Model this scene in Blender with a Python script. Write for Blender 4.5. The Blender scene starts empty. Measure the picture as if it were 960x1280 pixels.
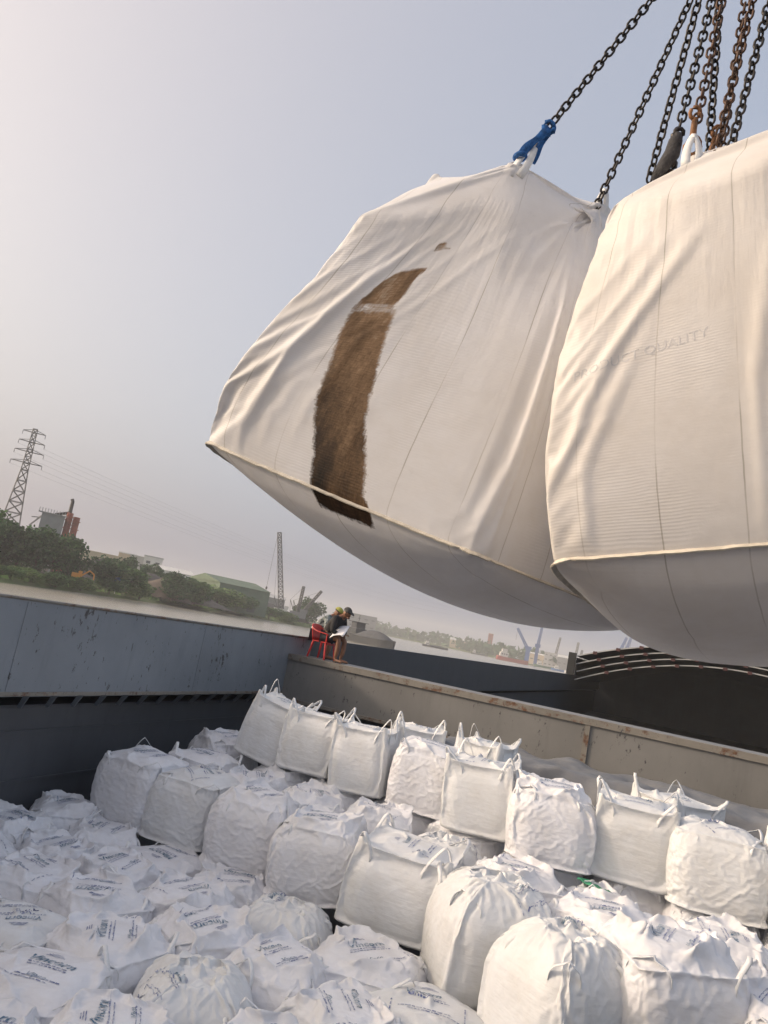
import bpy, bmesh, math, random
import numpy as np
from mathutils import Vector, Matrix, Euler
from mathutils.bvhtree import BVHTree
R = math.radians
sc = bpy.context.scene
C = sc.collection

# ------------------------------------------------------------------ camera
EYE = 5.0                                   # eye height above the water (z = 0)
ROLL, PITCH, YAW = math.atan(.195), math.atan(147.8 / 960), R(22.2)
F = Vector((-math.sin(YAW) * math.cos(PITCH), math.cos(YAW) * math.cos(PITCH), math.sin(PITCH)))
RT = Vector((math.cos(YAW), math.sin(YAW), 0))
UP = RT.cross(F)
CR = math.cos(ROLL) * RT + math.sin(ROLL) * UP
CU = math.cos(ROLL) * UP - math.sin(ROLL) * RT
cam_d = bpy.data.cameras.new('camera'); cam = bpy.data.objects.new('camera', cam_d); C.objects.link(cam)
m3 = Matrix((CR, CU, -F)).transposed().to_4x4(); m3.translation = Vector((0, 0, EYE)); cam.matrix_world = m3
cam_d.sensor_fit = 'VERTICAL'; cam_d.sensor_height = 36; cam_d.sensor_width = 27; cam_d.lens = 27
cam_d.clip_start = .05; cam_d.clip_end = 20000
sc.camera = cam

def P(px, py, d):
    """world point seen at a spot of the picture at depth d (used to measure real sizes and places)"""
    return Vector((0, 0, EYE)) + (F + CR * ((px - 480) / 960) - CU * ((py - 640) / 960)) * d
def far(px, dist, up=0.0):
    """point on the horizon bearing px at a distance, 'up' metres over the water"""
    r = F + CR * ((px - 480) / 960) - CU * ((697 + .195 * px - 640) / 960)
    r.z = 0; r.normalize(); return Vector((r.x * dist, r.y * dist, up))

# ------------------------------------------------------------------ world and sun
SUN_EL = R(22.5); SX, SY = -.91, -.415          # horizontal direction towards the sun
w = bpy.data.worlds.new('World'); sc.world = w; w.use_nodes = True
nt = w.node_tree; bg = nt.nodes['Background']
sky = nt.nodes.new('ShaderNodeTexSky'); sky.sky_type = 'NISHITA'; sky.sun_disc = False
sky.sun_elevation = SUN_EL; sky.sun_rotation = math.atan2(SX, SY)
sky.air_density = 1.2; sky.dust_density = 8.0; sky.ozone_density = 3.0; sky.altitude = 0
hs = nt.nodes.new('ShaderNodeHueSaturation'); hs.inputs['Saturation'].default_value = .6
tn = nt.nodes.new('ShaderNodeMix'); tn.data_type = 'RGBA'; tn.blend_type = 'MULTIPLY'; tn.inputs[0].default_value = 1; tn.inputs[7].default_value = (1, .905, .72, 1)
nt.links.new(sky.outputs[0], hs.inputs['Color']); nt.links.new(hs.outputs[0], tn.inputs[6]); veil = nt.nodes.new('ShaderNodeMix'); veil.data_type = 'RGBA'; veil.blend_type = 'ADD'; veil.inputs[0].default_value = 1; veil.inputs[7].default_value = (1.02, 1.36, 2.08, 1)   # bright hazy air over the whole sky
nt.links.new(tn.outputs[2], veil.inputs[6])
# broad warm glow of the haze towards the sun
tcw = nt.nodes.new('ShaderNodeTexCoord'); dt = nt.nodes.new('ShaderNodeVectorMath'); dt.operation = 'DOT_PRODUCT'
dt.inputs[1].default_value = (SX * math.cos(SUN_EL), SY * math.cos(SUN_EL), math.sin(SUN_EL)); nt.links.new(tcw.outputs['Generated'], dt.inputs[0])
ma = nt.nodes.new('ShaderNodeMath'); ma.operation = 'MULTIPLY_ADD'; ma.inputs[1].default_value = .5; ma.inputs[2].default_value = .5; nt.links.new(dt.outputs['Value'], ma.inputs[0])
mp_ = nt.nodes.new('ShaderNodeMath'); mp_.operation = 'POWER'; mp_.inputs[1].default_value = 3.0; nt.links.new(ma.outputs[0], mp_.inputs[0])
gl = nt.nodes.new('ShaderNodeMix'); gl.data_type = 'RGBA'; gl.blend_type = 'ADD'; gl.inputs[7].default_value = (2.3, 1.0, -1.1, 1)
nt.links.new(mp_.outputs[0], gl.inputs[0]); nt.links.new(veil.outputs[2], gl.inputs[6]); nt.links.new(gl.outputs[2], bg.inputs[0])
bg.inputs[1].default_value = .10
sd = bpy.data.lights.new('sun', 'SUN'); sd.energy = 1.05; sd.angle = R(4); sd.color = (1, .80, .67)
so = bpy.data.objects.new('sun', sd); C.objects.link(so)
sv = Vector((SX * math.cos(SUN_EL), SY * math.cos(SUN_EL), math.sin(SUN_EL)))
so.rotation_euler = sv.to_track_quat('Z', 'Y').to_euler(); so.location = (0, 0, 60)
sc.view_settings.view_transform = 'Standard'; sc.view_settings.look = 'None'
sc.view_settings.exposure = 0.82; sc.view_settings.gamma = 1; sc.view_settings.use_curve_mapping = False
sc.cycles.volume_step_rate = 4; sc.cycles.volume_max_steps = 64
sc.cycles.max_bounces = 8; sc.cycles.use_denoising = True

# ------------------------------------------------------------------ helpers
def obj(name, me, mat=None, parent=None, smooth=False):
    if isinstance(me, bmesh.types.BMesh):
        b = me; me = bpy.data.meshes.new(name); b.to_mesh(me); b.free()
    o = bpy.data.objects.new(name, me); C.objects.link(o)
    if mat is not None:
        for m in (mat if isinstance(mat, (list, tuple)) else [mat]): me.materials.append(m)
    if smooth:
        for p in me.polygons: p.use_smooth = True
    if parent is not None: o.parent = parent
    return o
def tag(o, label=None, cat=None, group=None, kind=None):
    if label: o['label'] = label
    if cat: o['category'] = cat
    if group: o['group'] = group
    if kind: o['kind'] = kind
    return o
def empty(name, loc=(0, 0, 0), rz=0):
    o = bpy.data.objects.new(name, None); C.objects.link(o); o.location = loc; o.rotation_euler = (0, 0, rz)
    o.empty_display_size = .1; return o
def box(bm, x0, x1, y0, y1, z0, z1, mi=0):
    v = [bm.verts.new(p) for p in ((x0, y0, z0), (x1, y0, z0), (x1, y1, z0), (x0, y1, z0), (x0, y0, z1), (x1, y0, z1), (x1, y1, z1), (x0, y1, z1))]
    for f in ((3, 2, 1, 0), (4, 5, 6, 7), (0, 1, 5, 4), (1, 2, 6, 5), (2, 3, 7, 6), (3, 0, 4, 7)):
        bm.faces.new([v[i] for i in f]).material_index = mi
def BM(*boxes):
    bm = bmesh.new()
    for b in boxes: box(bm, *b)
    return bm
def frame_at(t):
    t = t.normalized(); a = Vector((0, 0, 1)) if abs(t.z) < .9 else Vector((1, 0, 0))
    n = t.cross(a).normalized(); return n, t.cross(n).normalized()
def tube(bm, pts, rad, n=6, mi=0, cap=True):
    pts = [Vector(p) for p in pts]; rings = []
    rr = rad if isinstance(rad, (list, tuple)) else [rad] * len(pts)
    for i, p in enumerate(pts):
        t = (pts[min(i + 1, len(pts) - 1)] - pts[max(i - 1, 0)])
        a, b = frame_at(t)
        rings.append([bm.verts.new(p + (a * math.cos(2 * math.pi * k / n) + b * math.sin(2 * math.pi * k / n)) * rr[i]) for k in range(n)])
    for r0, r1 in zip(rings, rings[1:]):
        for k in range(n):
            bm.faces.new((r0[k], r0[(k + 1) % n], r1[(k + 1) % n], r1[k])).material_index = mi
    if cap:
        bm.faces.new(rings[0][::-1]).material_index = mi; bm.faces.new(rings[-1]).material_index = mi
def ribbon(bm, pts, width, side, th=.004, mi=0):
    """flat strap along pts; side(i) gives the width direction"""
    pts = [Vector(p) for p in pts]; rings = []
    for i, p in enumerate(pts):
        t = (pts[min(i + 1, len(pts) - 1)] - pts[max(i - 1, 0)]).normalized()
        s = side(i) if callable(side) else Vector(side)
        s = (s - t * s.dot(t)).normalized(); n = t.cross(s)
        ww = width if not isinstance(width, (list, tuple)) else width[i]
        rings.append([bm.verts.new(p + s * (a * ww / 2) + n * (b * th / 2)) for a, b in ((-1, -1), (1, -1), (1, 1), (-1, 1))])
    for r0, r1 in zip(rings, rings[1:]):
        for k in range(4): bm.faces.new((r0[k], r0[(k + 1) % 4], r1[(k + 1) % 4], r1[k])).material_index = mi
    bm.faces.new(rings[0][::-1]); bm.faces.new(rings[-1])
def bez(p0, p1, p2, p3, n):
    p0, p1, p2, p3 = map(Vector, (p0, p1, p2, p3)); o = []
    for i in range(n + 1):
        t = i / n; s = 1 - t; o.append(p0 * s**3 + p1 * 3 * s * s * t + p2 * 3 * s * t * t + p3 * t**3)
    return o

# ------------------------------------------------------------------ materials
class N:
    def __init__(s, name):
        s.m = bpy.data.materials.new(name); s.m.use_nodes = True; s.t = s.m.node_tree
        s.b = s.t.nodes['Principled BSDF']; s.out = s.t.nodes['Material Output']
    def n(s, typ, **kw):
        x = s.t.nodes.new(typ)
        for k, v in kw.items():
            if k[0] == '_': x.inputs[k[1:].replace('__', ' ')].default_value = v
            else: setattr(x, k, v)
        return x
    def l(s, a, b): s.t.links.new(a, b)
    def coord(s, kind='Object', scale=(1, 1, 1)):
        tc = s.n('ShaderNodeTexCoord'); mp = s.n('ShaderNodeMapping'); mp.inputs['Scale'].default_value = scale
        s.l(tc.outputs[kind], mp.inputs[0]); return mp.outputs[0]
    def noise(s, co, scale, detail=4, rough=.55):
        x = s.n('ShaderNodeTexNoise'); x.inputs['Scale'].default_value = scale; x.inputs['Detail'].default_value = detail
        x.inputs['Roughness'].default_value = rough
        if co is not None: s.l(co, x.inputs['Vector'])
        return x.outputs['Fac']
    def ramp(s, fac, stops):
        x = s.n('ShaderNodeValToRGB'); e = x.color_ramp.elements
        while len(e) < len(stops): e.new(.5)
        for i, (p, c) in enumerate(stops):
            e[i].position = p; e[i].color = (c if isinstance(c, tuple) else (c, c, c)) + (1,) if not (isinstance(c, tuple) and len(c) == 4) else c
        s.l(fac, x.inputs[0]); return x.outputs[0]
    def mix(s, fac, a, b, mode='MIX'):
        x = s.n('ShaderNodeMix', data_type='RGBA', blend_type=mode)
        for sock, v in ((x.inputs[0], fac), (x.inputs[6], a), (x.inputs[7], b)):
            if hasattr(v, 'links'): s.l(v, sock)
            else: sock.default_value = v if isinstance(v, (int, float)) else (tuple(v) + (1,) if len(v) == 3 else v)
        return x.outputs[2]
    def math(s, op, a, b=None):
        x = s.n('ShaderNodeMath', operation=op)
        for i, v in enumerate((a, b)):
            if v is None: continue
            if hasattr(v, 'links'): s.l(v, x.inputs[i])
            else: x.inputs[i].default_value = v
        return x.outputs[0]
    def bump(s, h, strength=.3, dist=.01, prev=None):
        x = s.n('ShaderNodeBump'); x.inputs['Strength'].default_value = strength; x.inputs['Distance'].default_value = dist
        s.l(h, x.inputs['Height'])
        if prev is not None: s.l(prev, x.inputs['Normal'])
        return x.outputs[0]

def plain(name, col, rough=.6, metal=0, var=.25, scale=6, bump=0):
    k = N(name); co = k.coord(); f = k.noise(co, scale)
    c1 = tuple(c * (1 - var) for c in col); c2 = tuple(min(1, c * (1 + var)) for c in col)
    k.l(k.ramp(f, [(.3, c1), (.7, c2)]), k.b.inputs['Base Color'])
    k.b.inputs['Roughness'].default_value = rough; k.b.inputs['Metallic'].default_value = metal
    if bump: k.l(k.bump(k.noise(co, scale * 4), bump, .02), k.b.inputs['Normal'])
    return k.m

def fabric(name, base=(.72, .72, .71), rib=130, stain=False, seams=False, transl=.12):
    k = N(name); uv = k.coord('UV'); ob = k.coord('Object')
    dirt = k.ramp(k.noise(ob, 2.3, 6, .65), [(.35, (.90, .88, .85)), (.62, (1, 1, 1))])
    col = k.mix(1, base, dirt, 'MULTIPLY')
    sm = k.ramp(k.noise(ob, 11, 5, .7), [(.66, 0.0), (.80, .22)])
    col = k.mix(sm, col, (.42, .40, .37))
    if seams:
        sep = k.n('ShaderNodeSeparateXYZ'); k.l(uv, sep.inputs[0])
        fr = k.math('FRACT', k.math('MULTIPLY', sep.outputs[0], 5.0))
        ln = k.math('LESS_THAN', k.math('ABSOLUTE', k.math('SUBTRACT', fr, .5)), .009)
        ln = k.math('MULTIPLY', ln, k.ramp(k.noise(ob, 3, 2), [(.35, 0.05), (.6, .55)]))
        col = k.mix(ln, col, (.30, .27, .22))
    if stain:
        at = k.n('ShaderNodeAttribute', attribute_name='stain'); 
        n1 = k.noise(uv, 26, 6, .7); n2 = k.math('MULTIPLY', k.math('ADD', k.noise(k.coord('UV', (40, 210, 1)), 1, 2, .6), k.noise(k.coord('UV', (210, 40, 1)), 1, 2, .6)), .5)
        s_ = k.math('ADD', at.outputs['Fac'], k.math('MULTIPLY', k.math('SUBTRACT', n1, .5), .22))
        s_ = k.math('ADD', s_, k.math('MULTIPLY', k.math('SUBTRACT', n2, .5), .35))
        msk = k.ramp(s_, [(.43, 0.0), (.49, .6), (.56, 1.0)])
        at2 = k.n('ShaderNodeAttribute', attribute_name='dark')
        tone = k.math('ADD', k.math('MULTIPLY', k.noise(k.coord('UV', (14, 4, 1)), 1, 5, .65), .75), k.math('MULTIPLY', n2, .60))
        tone = k.math('SUBTRACT', tone, k.math('MULTIPLY', at2.outputs['Fac'], .42))
        br = k.ramp(tone, [(.16, (.012, .009, .007)), (.36, (.055, .032, .018)), (.52, (.13, .078, .04)), (.72, (.27, .17, .095)), (.85, (.42, .33, .24))])
        col = k.mix(msk, col, br)
    k.l(col, k.b.inputs['Base Color'])
    k.b.inputs['Roughness'].default_value = .48; k.b.inputs['Specular IOR Level'].default_value = .35
    # woven tape ribs + fine creases
    sep2 = k.n('ShaderNodeSeparateXYZ'); k.l(uv, sep2.inputs[0])
    wob = k.math('ADD', sep2.outputs[1], k.math('MULTIPLY', k.noise(uv, 5, 2), .02))
    ribs = k.math('SINE', k.math('MULTIPLY', wob, rib * 6.283))
    ribm = k.ramp(k.noise(ob, 1.7, 3), [(.42, 0.05), (.62, 1.0)])
    ribh = k.math('MULTIPLY', ribs, ribm)
    b1 = k.bump(ribh, .09 if seams else .06, .004)
    b2 = k.bump(k.noise(k.coord('Object', (1, 1, 1.6)), 9, 6, .62), .10 if seams else .22, .02, b1)
    if seams:
        fold = k.noise(k.coord('UV', (15, 1.6, 1)), 1, 4, .55); up_ = k.ramp(sep2.outputs[1], [(.35, .12), (.85, 1.0)])
        b2 = k.bump(k.math('MULTIPLY', fold, up_), .16, .05, b2)
    if not seams: b2 = k.bump(k.noise(k.coord('Object', (1.1, 1.1, 6.5)), 2.6, 5, .55), .30, .035, b2)
    cr = k.n('ShaderNodeTexVoronoi', feature='DISTANCE_TO_EDGE'); 
    nd = k.n('ShaderNodeTexNoise'); nd.inputs['Scale'].default_value = 3; k.l(ob, nd.inputs['Vector'])
    k.l(k.mix(.25, ob, nd.outputs['Color']), cr.inputs['Vector']); cr.inputs['Scale'].default_value = 9
    b3 = k.bump(k.ramp(cr.outputs['Distance'], [(0, 0.0), (.09, 1.0)]), .02 if seams else .09, .01, b2)
    k.l(b3, k.b.inputs['Normal'])
    if transl:
        tr = k.n('ShaderNodeBsdfTranslucent'); k.l(col, tr.inputs[0]); mx = k.n('ShaderNodeMixShader'); mx.inputs[0].default_value = transl
        k.l(k.b.outputs[0], mx.inputs[1]); k.l(tr.outputs[0], mx.inputs[2]); k.l(mx.outputs[0], k.out.inputs[0])
    return k.m
M_BAG = fabric('woven_white_fabric', (.81, .825, .87))
M_BAG2 = fabric('woven_white_fabric_dusty', (.77, .79, .81))
M_LOOP = plain('white_webbing', (.70, .71, .72), .95, var=.08, scale=30)
M_HANG = fabric('hoisted_bag_fabric', (.83, .83, .85), rib=115, stain=True, seams=True, transl=.25)
M_HANG2 = fabric('hoisted_bag_fabric_clean', (.86, .84, .83), rib=115, seams=True, transl=.25)
M_SEAM = plain('seam_tape', (.62, .57, .48), .7, var=.2, scale=20)
M_INK = None

M_FAINT = plain('faded_print', (.63, .62, .63), .7, var=.12, scale=40)
M_PATCH = plain('printed_liner', (.70, .73, .80), .45, var=.05, scale=8, bump=.3)

def ink(name, col):
    k = N(name); k.l(k.mix(k.ramp(k.noise(k.coord('Object'), 14, 5, .7), [(.42, 0.08), (.60, .75)]), col, (.68, .70, .74)), k.b.inputs['Base Color']); k.b.inputs['Roughness'].default_value = .6; return k.m
def paint(name, base, chips=.5, rust=0.0, scl=1.0, rough=.5):
    k = N(name); ob = k.coord('Object')
    big = k.ramp(k.noise(ob, .5 * scl, 5, .6), [(.3, tuple(c * .82 for c in base)), (.7, tuple(min(1, c * 1.12) for c in base))])
    st = k.noise(k.coord('Object', (2.2, 2.2, .28)), 1.4 * scl, 5, .7)       # streaks running down
    col = k.mix(k.ramp(st, [(.52, 0.0), (.72, .45)]), big, tuple(c * .62 for c in base))
    ch = k.noise(k.coord('Object', (1.6, 1.6, .8)), 6.5 * scl, 8, .75)
    ch = k.math('ADD', ch, k.math('MULTIPLY', k.math('SUBTRACT', k.noise(ob, .9, 3), .56), .32))
    chm = k.ramp(ch, [(.655 - .05 * chips, 0.0), (.675 - .05 * chips, 1.0)])
    col = k.mix(chm, col, (.055, .054, .058))
    sc_ = k.noise(k.coord('Object', (7, 7, 1.2)), 2.2 * scl, 3, .6)           # scratches
    scm = k.ramp(sc_, [(.70, 0.0), (.72, .8)]); col = k.mix(scm, col, (.05, .05, .052))
    if rust:
        rn = k.noise(ob, 2.4 * scl, 8, .75)
        col = k.mix(k.ramp(rn, [(.60 - .13 * rust, 0.0), (.68 - .10 * rust, 1.0)]), col, k.ramp(k.noise(ob, 17, 4), [(.3, (.07, .032, .018)), (.7, (.17, .085, .045))]))
    k.l(col, k.b.inputs['Base Color']); k.b.inputs['Roughness'].default_value = rough
    k.l(k.bump(k.noise(ob, 1.3, 5, .6), .25, .04, k.bump(chm, -.3, .004)), k.b.inputs['Normal'])
    return k.m
M_INK = ink('blue_print', (.035, .07, .24)); M_INK2 = ink('teal_print', (.012, .10, .19))
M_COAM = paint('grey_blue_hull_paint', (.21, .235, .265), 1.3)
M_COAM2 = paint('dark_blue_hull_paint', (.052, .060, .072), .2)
M_BEAM = paint('warm_grey_hull_paint', (.20, .197, .19), 1.1)
M_RUST = paint('rusty_edge_paint', (.22, .205, .18), .7, rust=.62, scl=1.6)
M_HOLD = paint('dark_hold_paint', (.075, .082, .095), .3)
M_RIM = plain('white_cover_rim', (.40, .41, .41), .5, var=.12, scale=1)
M_COVER = plain('dark_cover_sheet', (.014, .015, .016), .6, var=.3, scale=1)
M_REDP = plain('dull_red_paint', (.075, .028, .028), .6)
M_CHAIN = plain('dark_steel_chain', (.040, .036, .034), .42, metal=.6, var=.4, scale=40)
M_CHAINR = plain('rusty_steel_chain', (.085, .048, .032), .55, metal=.4, var=.5, scale=30)
M_BLUE = plain('blue_sling_webbing', (.025, .12, .36), .95, var=.45, scale=45, bump=.6)

# ------------------------------------------------------------------ cloth bags
def shell_grid(n, m, place, seed=0, jit=.004):
    rnd = random.Random(seed); vid = {}; vs = []; fs = []; uvs = []
    def V(i, j, k):
        if (i, j, k) not in vid:
            vid[(i, j, k)] = len(vs); p = Vector(place(i / n * 2 - 1, j / n * 2 - 1, k / m))
            vs.append(p + Vector((rnd.uniform(-1, 1), rnd.uniform(-1, 1), rnd.uniform(-1, 1))) * jit)
        return vid[(i, j, k)]
    def Fc(keys, uv): fs.append([V(*q) for q in keys]); uvs.extend(uv)
    for i in range(n):
        for j in range(n):
            a, b, c, d = i / n, (i + 1) / n, j / n, (j + 1) / n
            Fc([(i, j, 0), (i, j + 1, 0), (i + 1, j + 1, 0), (i + 1, j, 0)], [(4 + a, c), (4 + a, d), (4 + b, d), (4 + b, c)])
            Fc([(i, j, m), (i + 1, j, m), (i + 1, j + 1, m), (i, j + 1, m)], [(5 + a, c), (5 + b, c), (5 + b, d), (5 + a, d)])
    for i in range(n):
        for k in range(m):
            a, b, c, d = i / n, (i + 1) / n, k / m, (k + 1) / m
            Fc([(i, 0, k), (i + 1, 0, k), (i + 1, 0, k + 1), (i, 0, k + 1)], [(a, c), (b, c), (b, d), (a, d)])
            Fc([(i + 1, n, k), (i, n, k), (i, n, k + 1), (i + 1, n, k + 1)], [(3 - b, c), (3 - a, c), (3 - a, d), (3 - b, d)])
            Fc([(0, i + 1, k), (0, i, k), (0, i, k + 1), (0, i + 1, k + 1)], [(4 - b, c), (4 - a, c), (4 - a, d), (4 - b, d)])
            Fc([(n, i, k), (n, i + 1, k), (n, i + 1, k + 1), (n, i, k + 1)], [(1 + a, c), (1 + b, c), (1 + b, d), (1 + a, d)])
    me = bpy.data.meshes.new('bulk_bag'); me.from_pydata(vs, [], fs); me.update()
    ul = me.uv_layers.new(name='UVMap'); ul.data.foreach_set('uv', [x for t in uvs for x in t])
    return me, vid
def rsq(u, v, p=5):
    """rounded-square footprint"""
    m = max(abs(u), abs(v))
    if m < 1e-6: return u, v
    r = (abs(u)**p + abs(v)**p)**(1 / p); q = m / r; return u * q, v * q
def core_map(w, d, h, rr, lean=(0, 0), dome=.05, bul=.06, taper=0.0):
    def f(u, v, t):
        p = Vector((u * w / 2, v * d / 2, t * h)); hx, hy = w / 2, d / 2
        q = Vector((max(-hx + rr, min(hx - rr, p.x)), max(-hy + rr, min(hy - rr, p.y)), max(rr * .6, min(h - rr, p.z))))
        dv = p - q
        if dv.length > 1e-6: dv = dv.normalized() * rr
        p = q + dv; tt = max(0, min(1, p.z / h)); b = 1 + bul * math.sin(math.pi * tt)
        if tt > .6: b *= 1 - taper * ((tt - .6) / .4)**2
        p.x *= b; p.y *= b
        if tt > .5: p.z += dome * (1 - (p.x / hx)**2) * (1 - (p.y / hy)**2)
        p.x += lean[0] * tt * tt; p.y += lean[1] * tt * tt
        return p
    return f
jobs = []
def sim_bag(n, core_fn, place, pins, shr, sh_side, sh_top, press=-2.0, grav=.12, loc=(0, 0, 0), seed=0, bend=.08, cn=14, cth=.012, jit=.004):
    cm, _ = shell_grid(cn, cn, core_fn, 0, 0)
    co = bpy.data.objects.new('core', cm); co.location = loc; C.objects.link(co)
    co.modifiers.new('col', 'COLLISION'); co.collision.thickness_outer = cth; co.collision.thickness_inner = .05
    co.collision.cloth_friction = 5; co.collision.use_culling = False
    me, vid = shell_grid(n, n, place, seed, jit)
    o = bpy.data.objects.new('bulk_bag', me); o.location = loc; C.objects.link(o)
    g = o.vertex_groups.new(name='pin'); gs = o.vertex_groups.new(name='sh')
    for key, ix in vid.items():
        u, v, t = key[0] / n * 2 - 1, key[1] / n * 2 - 1, key[2] / n
        r = pins(u, v, t, me.vertices[ix])
        if r: g.add([ix], r, 'REPLACE')
        gs.add([ix], shr(u, v, t), 'REPLACE')
    m = o.modifiers.new('cloth', 'CLOTH'); s = m.settings
    s.quality = 6; s.mass = .3; s.tension_stiffness = 25; s.compression_stiffness = 25; s.shear_stiffness = 8; s.bending_stiffness = bend
    s.tension_damping = s.compression_damping = s.shear_damping = 8; s.air_damping = 3
    s.use_pressure = True; s.uniform_pressure_force = press
    s.vertex_group_mass = 'pin'; s.pin_stiffness = 1; s.vertex_group_shrink = 'sh'; s.shrink_min = sh_side; s.shrink_max = sh_top
    s.effector_weights.gravity = grav
    m.collision_settings.use_collision = True; m.collision_settings.distance_min = .008; m.collision_settings.collision_quality = 3
    m.collision_settings.use_self_collision = False
    m.point_cache.frame_start = 1; m.point_cache.frame_end = 60
    jobs.append((o, co)); return o, vid

VAR = [  # w, d, h, side slack, top slack, lean, kind, corner radius, taper, bulge
    (.96, .96, .98, -.01, -.35, (0, 0), 'flat', .21, .02, .09),
    (.98, .96, .98, .0, -.40, (.06, .02), 'ears', .25, .03, .10),
    (1.0, .98, .96, -.02, -.42, (-.03, .04), 'ruffle', .27, .08, .10),
    (1.0, .98, .96, -.01, -.38, (.02, -.03), 'tied', .27, .20, .06),
    (1.0, 1.0, .94, -.03, -.45, (.05, .04), 'ruffle', .25, .08, .08),
    (.94, .92, 1.0, .0, -.30, (.04, -.03), 'ears', .21, 0, .08),
    (1.0, .98, .95, -.005, -.38, (-.04, -.03), 'ruffle', .23, .05, .07),
    (.98, .98, .98, -.005, -.40, (.03, .04), 'flat', .22, .06, .08),
]
bagobs = []
for vi, (bw, bd, bh, ss, st, lean, kind, rr, tap, bul_) in enumerate(VAR):
    rnd = random.Random(vi + 11); Nn = 38
    ph = [rnd.uniform(0, 6.28) for _ in range(6)]
    ridges = [(rnd.uniform(-.75, .75), rnd.uniform(-.75, .75), rnd.uniform(0, 3.14), rnd.uniform(.2, .45), rnd.uniform(.03, .075)) for _ in range({'ruffle': 3, 'tied': 2, 'flat': 4, 'ears': 2}[kind])]
    bumps = (ph, ridges)
    def place(u, v, t, bw=bw, bd=bd, bh=bh, lean=lean, tap=tap, bl=bul_):
        q = (1 if t < .6 else 1 - tap * .8 * ((t - .6) / .4)**2) * (1 + bl * .6 * math.sin(math.pi * t))
        u, v = rsq(u, v, 7); x, y = u * bw * .55 * q, v * bd * .55 * q
        if t == 0: x *= .9; y *= .9
        return (x + lean[0] * t * t, y + lean[1] * t * t, t * (bh + .06))
    def pins(u, v, t, vert, kind=kind, bumps=bumps, rnd=rnd):
        if t == 0: return 1
        e = max(abs(u), abs(v)); em = min(abs(u), abs(v))
        if kind == 'ears' and t > .965 and em > .86:
            vert.co.z += .05 + .05 * rnd.random(); vert.co.x += rnd.uniform(-.01, .01); return .8
        ph, ridges = bumps
        if t == 1:
            an = math.atan2(v, u); r = .5 * (math.hypot(u, v) + e)
            if kind == 'tied':
                if e < .10: vert.co.z += .10; return .8
                vert.co.z += .035 * math.sin(an * 7 + ph[0]) * math.sin(min(1, r) * math.pi)
            if kind == 'ruffle':
                wav = .5 + .32 * math.sin(an * 2 + ph[0]) + .28 * math.sin(an * 3 + ph[1]) + .22 * math.sin(an * 7 + ph[2])
                rad = .70 + .10 * math.sin(an * 3 + ph[3]) + .05 * math.sin(an * 8 + ph[4])
                if abs(r - rad) < .035 and wav > .30:
                    vert.co.z += .11 * wav; vert.co.x += .07 * math.sin(an * 5 + ph[5]) * wav; vert.co.y += .07 * math.cos(an * 4 + ph[0]) * wav; return .7
            for rx, ry, ra, rl, hh in ridges:
                dx, dy = u - rx, v - ry; al = dx * math.cos(ra) + dy * math.sin(ra); pe = -dx * math.sin(ra) + dy * math.cos(ra) - .25 * al * al
                if abs(al) < rl and abs(pe) < .028:
                    vert.co.z += hh * (1 - (al / rl)**2); return .55
        return 0
    def shr(u, v, t): return 1 if t == 1 else max(0, (t - .82) / .18)
    bagobs.append(sim_bag(Nn, core_map(bw, bd, bh, rr, lean, .09 if kind == 'tied' else .05, bul_, tap), place, pins, shr, ss, st,
                          loc=(300 + vi * 3, 0, 0), seed=vi))

# hoisted bags: eight measured corners each, bulging skin between them
def hang_map(B, T, bul, sag, dome, grow=1.0, off=0.0, pr=6):
    B = [Vector(b) for b in B]; T = [Vector(t) for t in T]      # order: (-,-) (+,-) (+,+) (-,+)
    ax = (sum(T, Vector()) - sum(B, Vector())).normalized()
    def f(u, v, t):
        u0, v0 = u, v
        u, v = rsq(u, v, pr); g = grow * (1 + bul * math.sin(math.pi * min(1, t)**.8))
        u *= g; v *= g
        a, b, c, d = (1 - u) * (1 - v) / 4, (1 + u) * (1 - v) / 4, (1 + u) * (1 + v) / 4, (1 - u) * (1 + v) / 4
        p = (B[0] * a + B[1] * b + B[2] * c + B[3] * d) * (1 - t) + (T[0] * a + T[1] * b + T[2] * c + T[3] * d) * t
        k = max(0, 1 - u0 * u0) * max(0, 1 - v0 * v0)
        if t < .5: p -= ax * (sag * k**.6 * (1 - t * 2)**3 + off * (t == 0))
        else: p += ax * (dome * k**.6 * (t * 2 - 1)**3 + off * (t == 1))
        return p
    return f
hangs = []
def hang_bag(B, T, bul, sag, dome, apexes, seed, n=50):
    ctr = sum((Vector(b) for b in B + T), Vector()) / 8
    Bl = [Vector(b) - ctr for b in B]; Tl = [Vector(t) - ctr for t in T]
    core = hang_map(Bl, Tl, bul, sag, dome, .965, 0, 12)
    place = hang_map(Bl, Tl, bul, sag, dome, 1.0, .015, 22)
    def pull(fn, amt):
        def g(u, v, t):
            p = fn(u, v, t)
            for cu_, cv, ap, rad, reach in apexes:
                d_ = math.sqrt((u - cu_)**2 + (v - cv)**2 + ((1 - t) * 2.0)**2) / rad
                if d_ < 1: p = p.lerp(Vector(ap) - ctr, min(1, (1 - d_)**2 * reach) * amt)
            return p
        return g
    core, place = pull(core, .93), pull(place, 1.0)
    def pins(u, v, t, vert):
        r = 0
        for cu_, cv, ap, rad, reach in apexes:
            d_ = math.sqrt((u - cu_)**2 + (v - cv)**2 + ((1 - t) * 2.0)**2) / rad
            if d_ < 1:
                if d_ < .12: r = 1
        return r
    def shr(u, v, t): return 1 if t == 1 else max(0, (t - .55) / .45)
    o, vid = sim_bag(n, core, place, pins, shr, -.008, -.10, press=-.9, grav=.1, loc=ctr, seed=seed, bend=.25, cn=18, jit=.0012)
    hangs.append((o, vid, n)); return o
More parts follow.
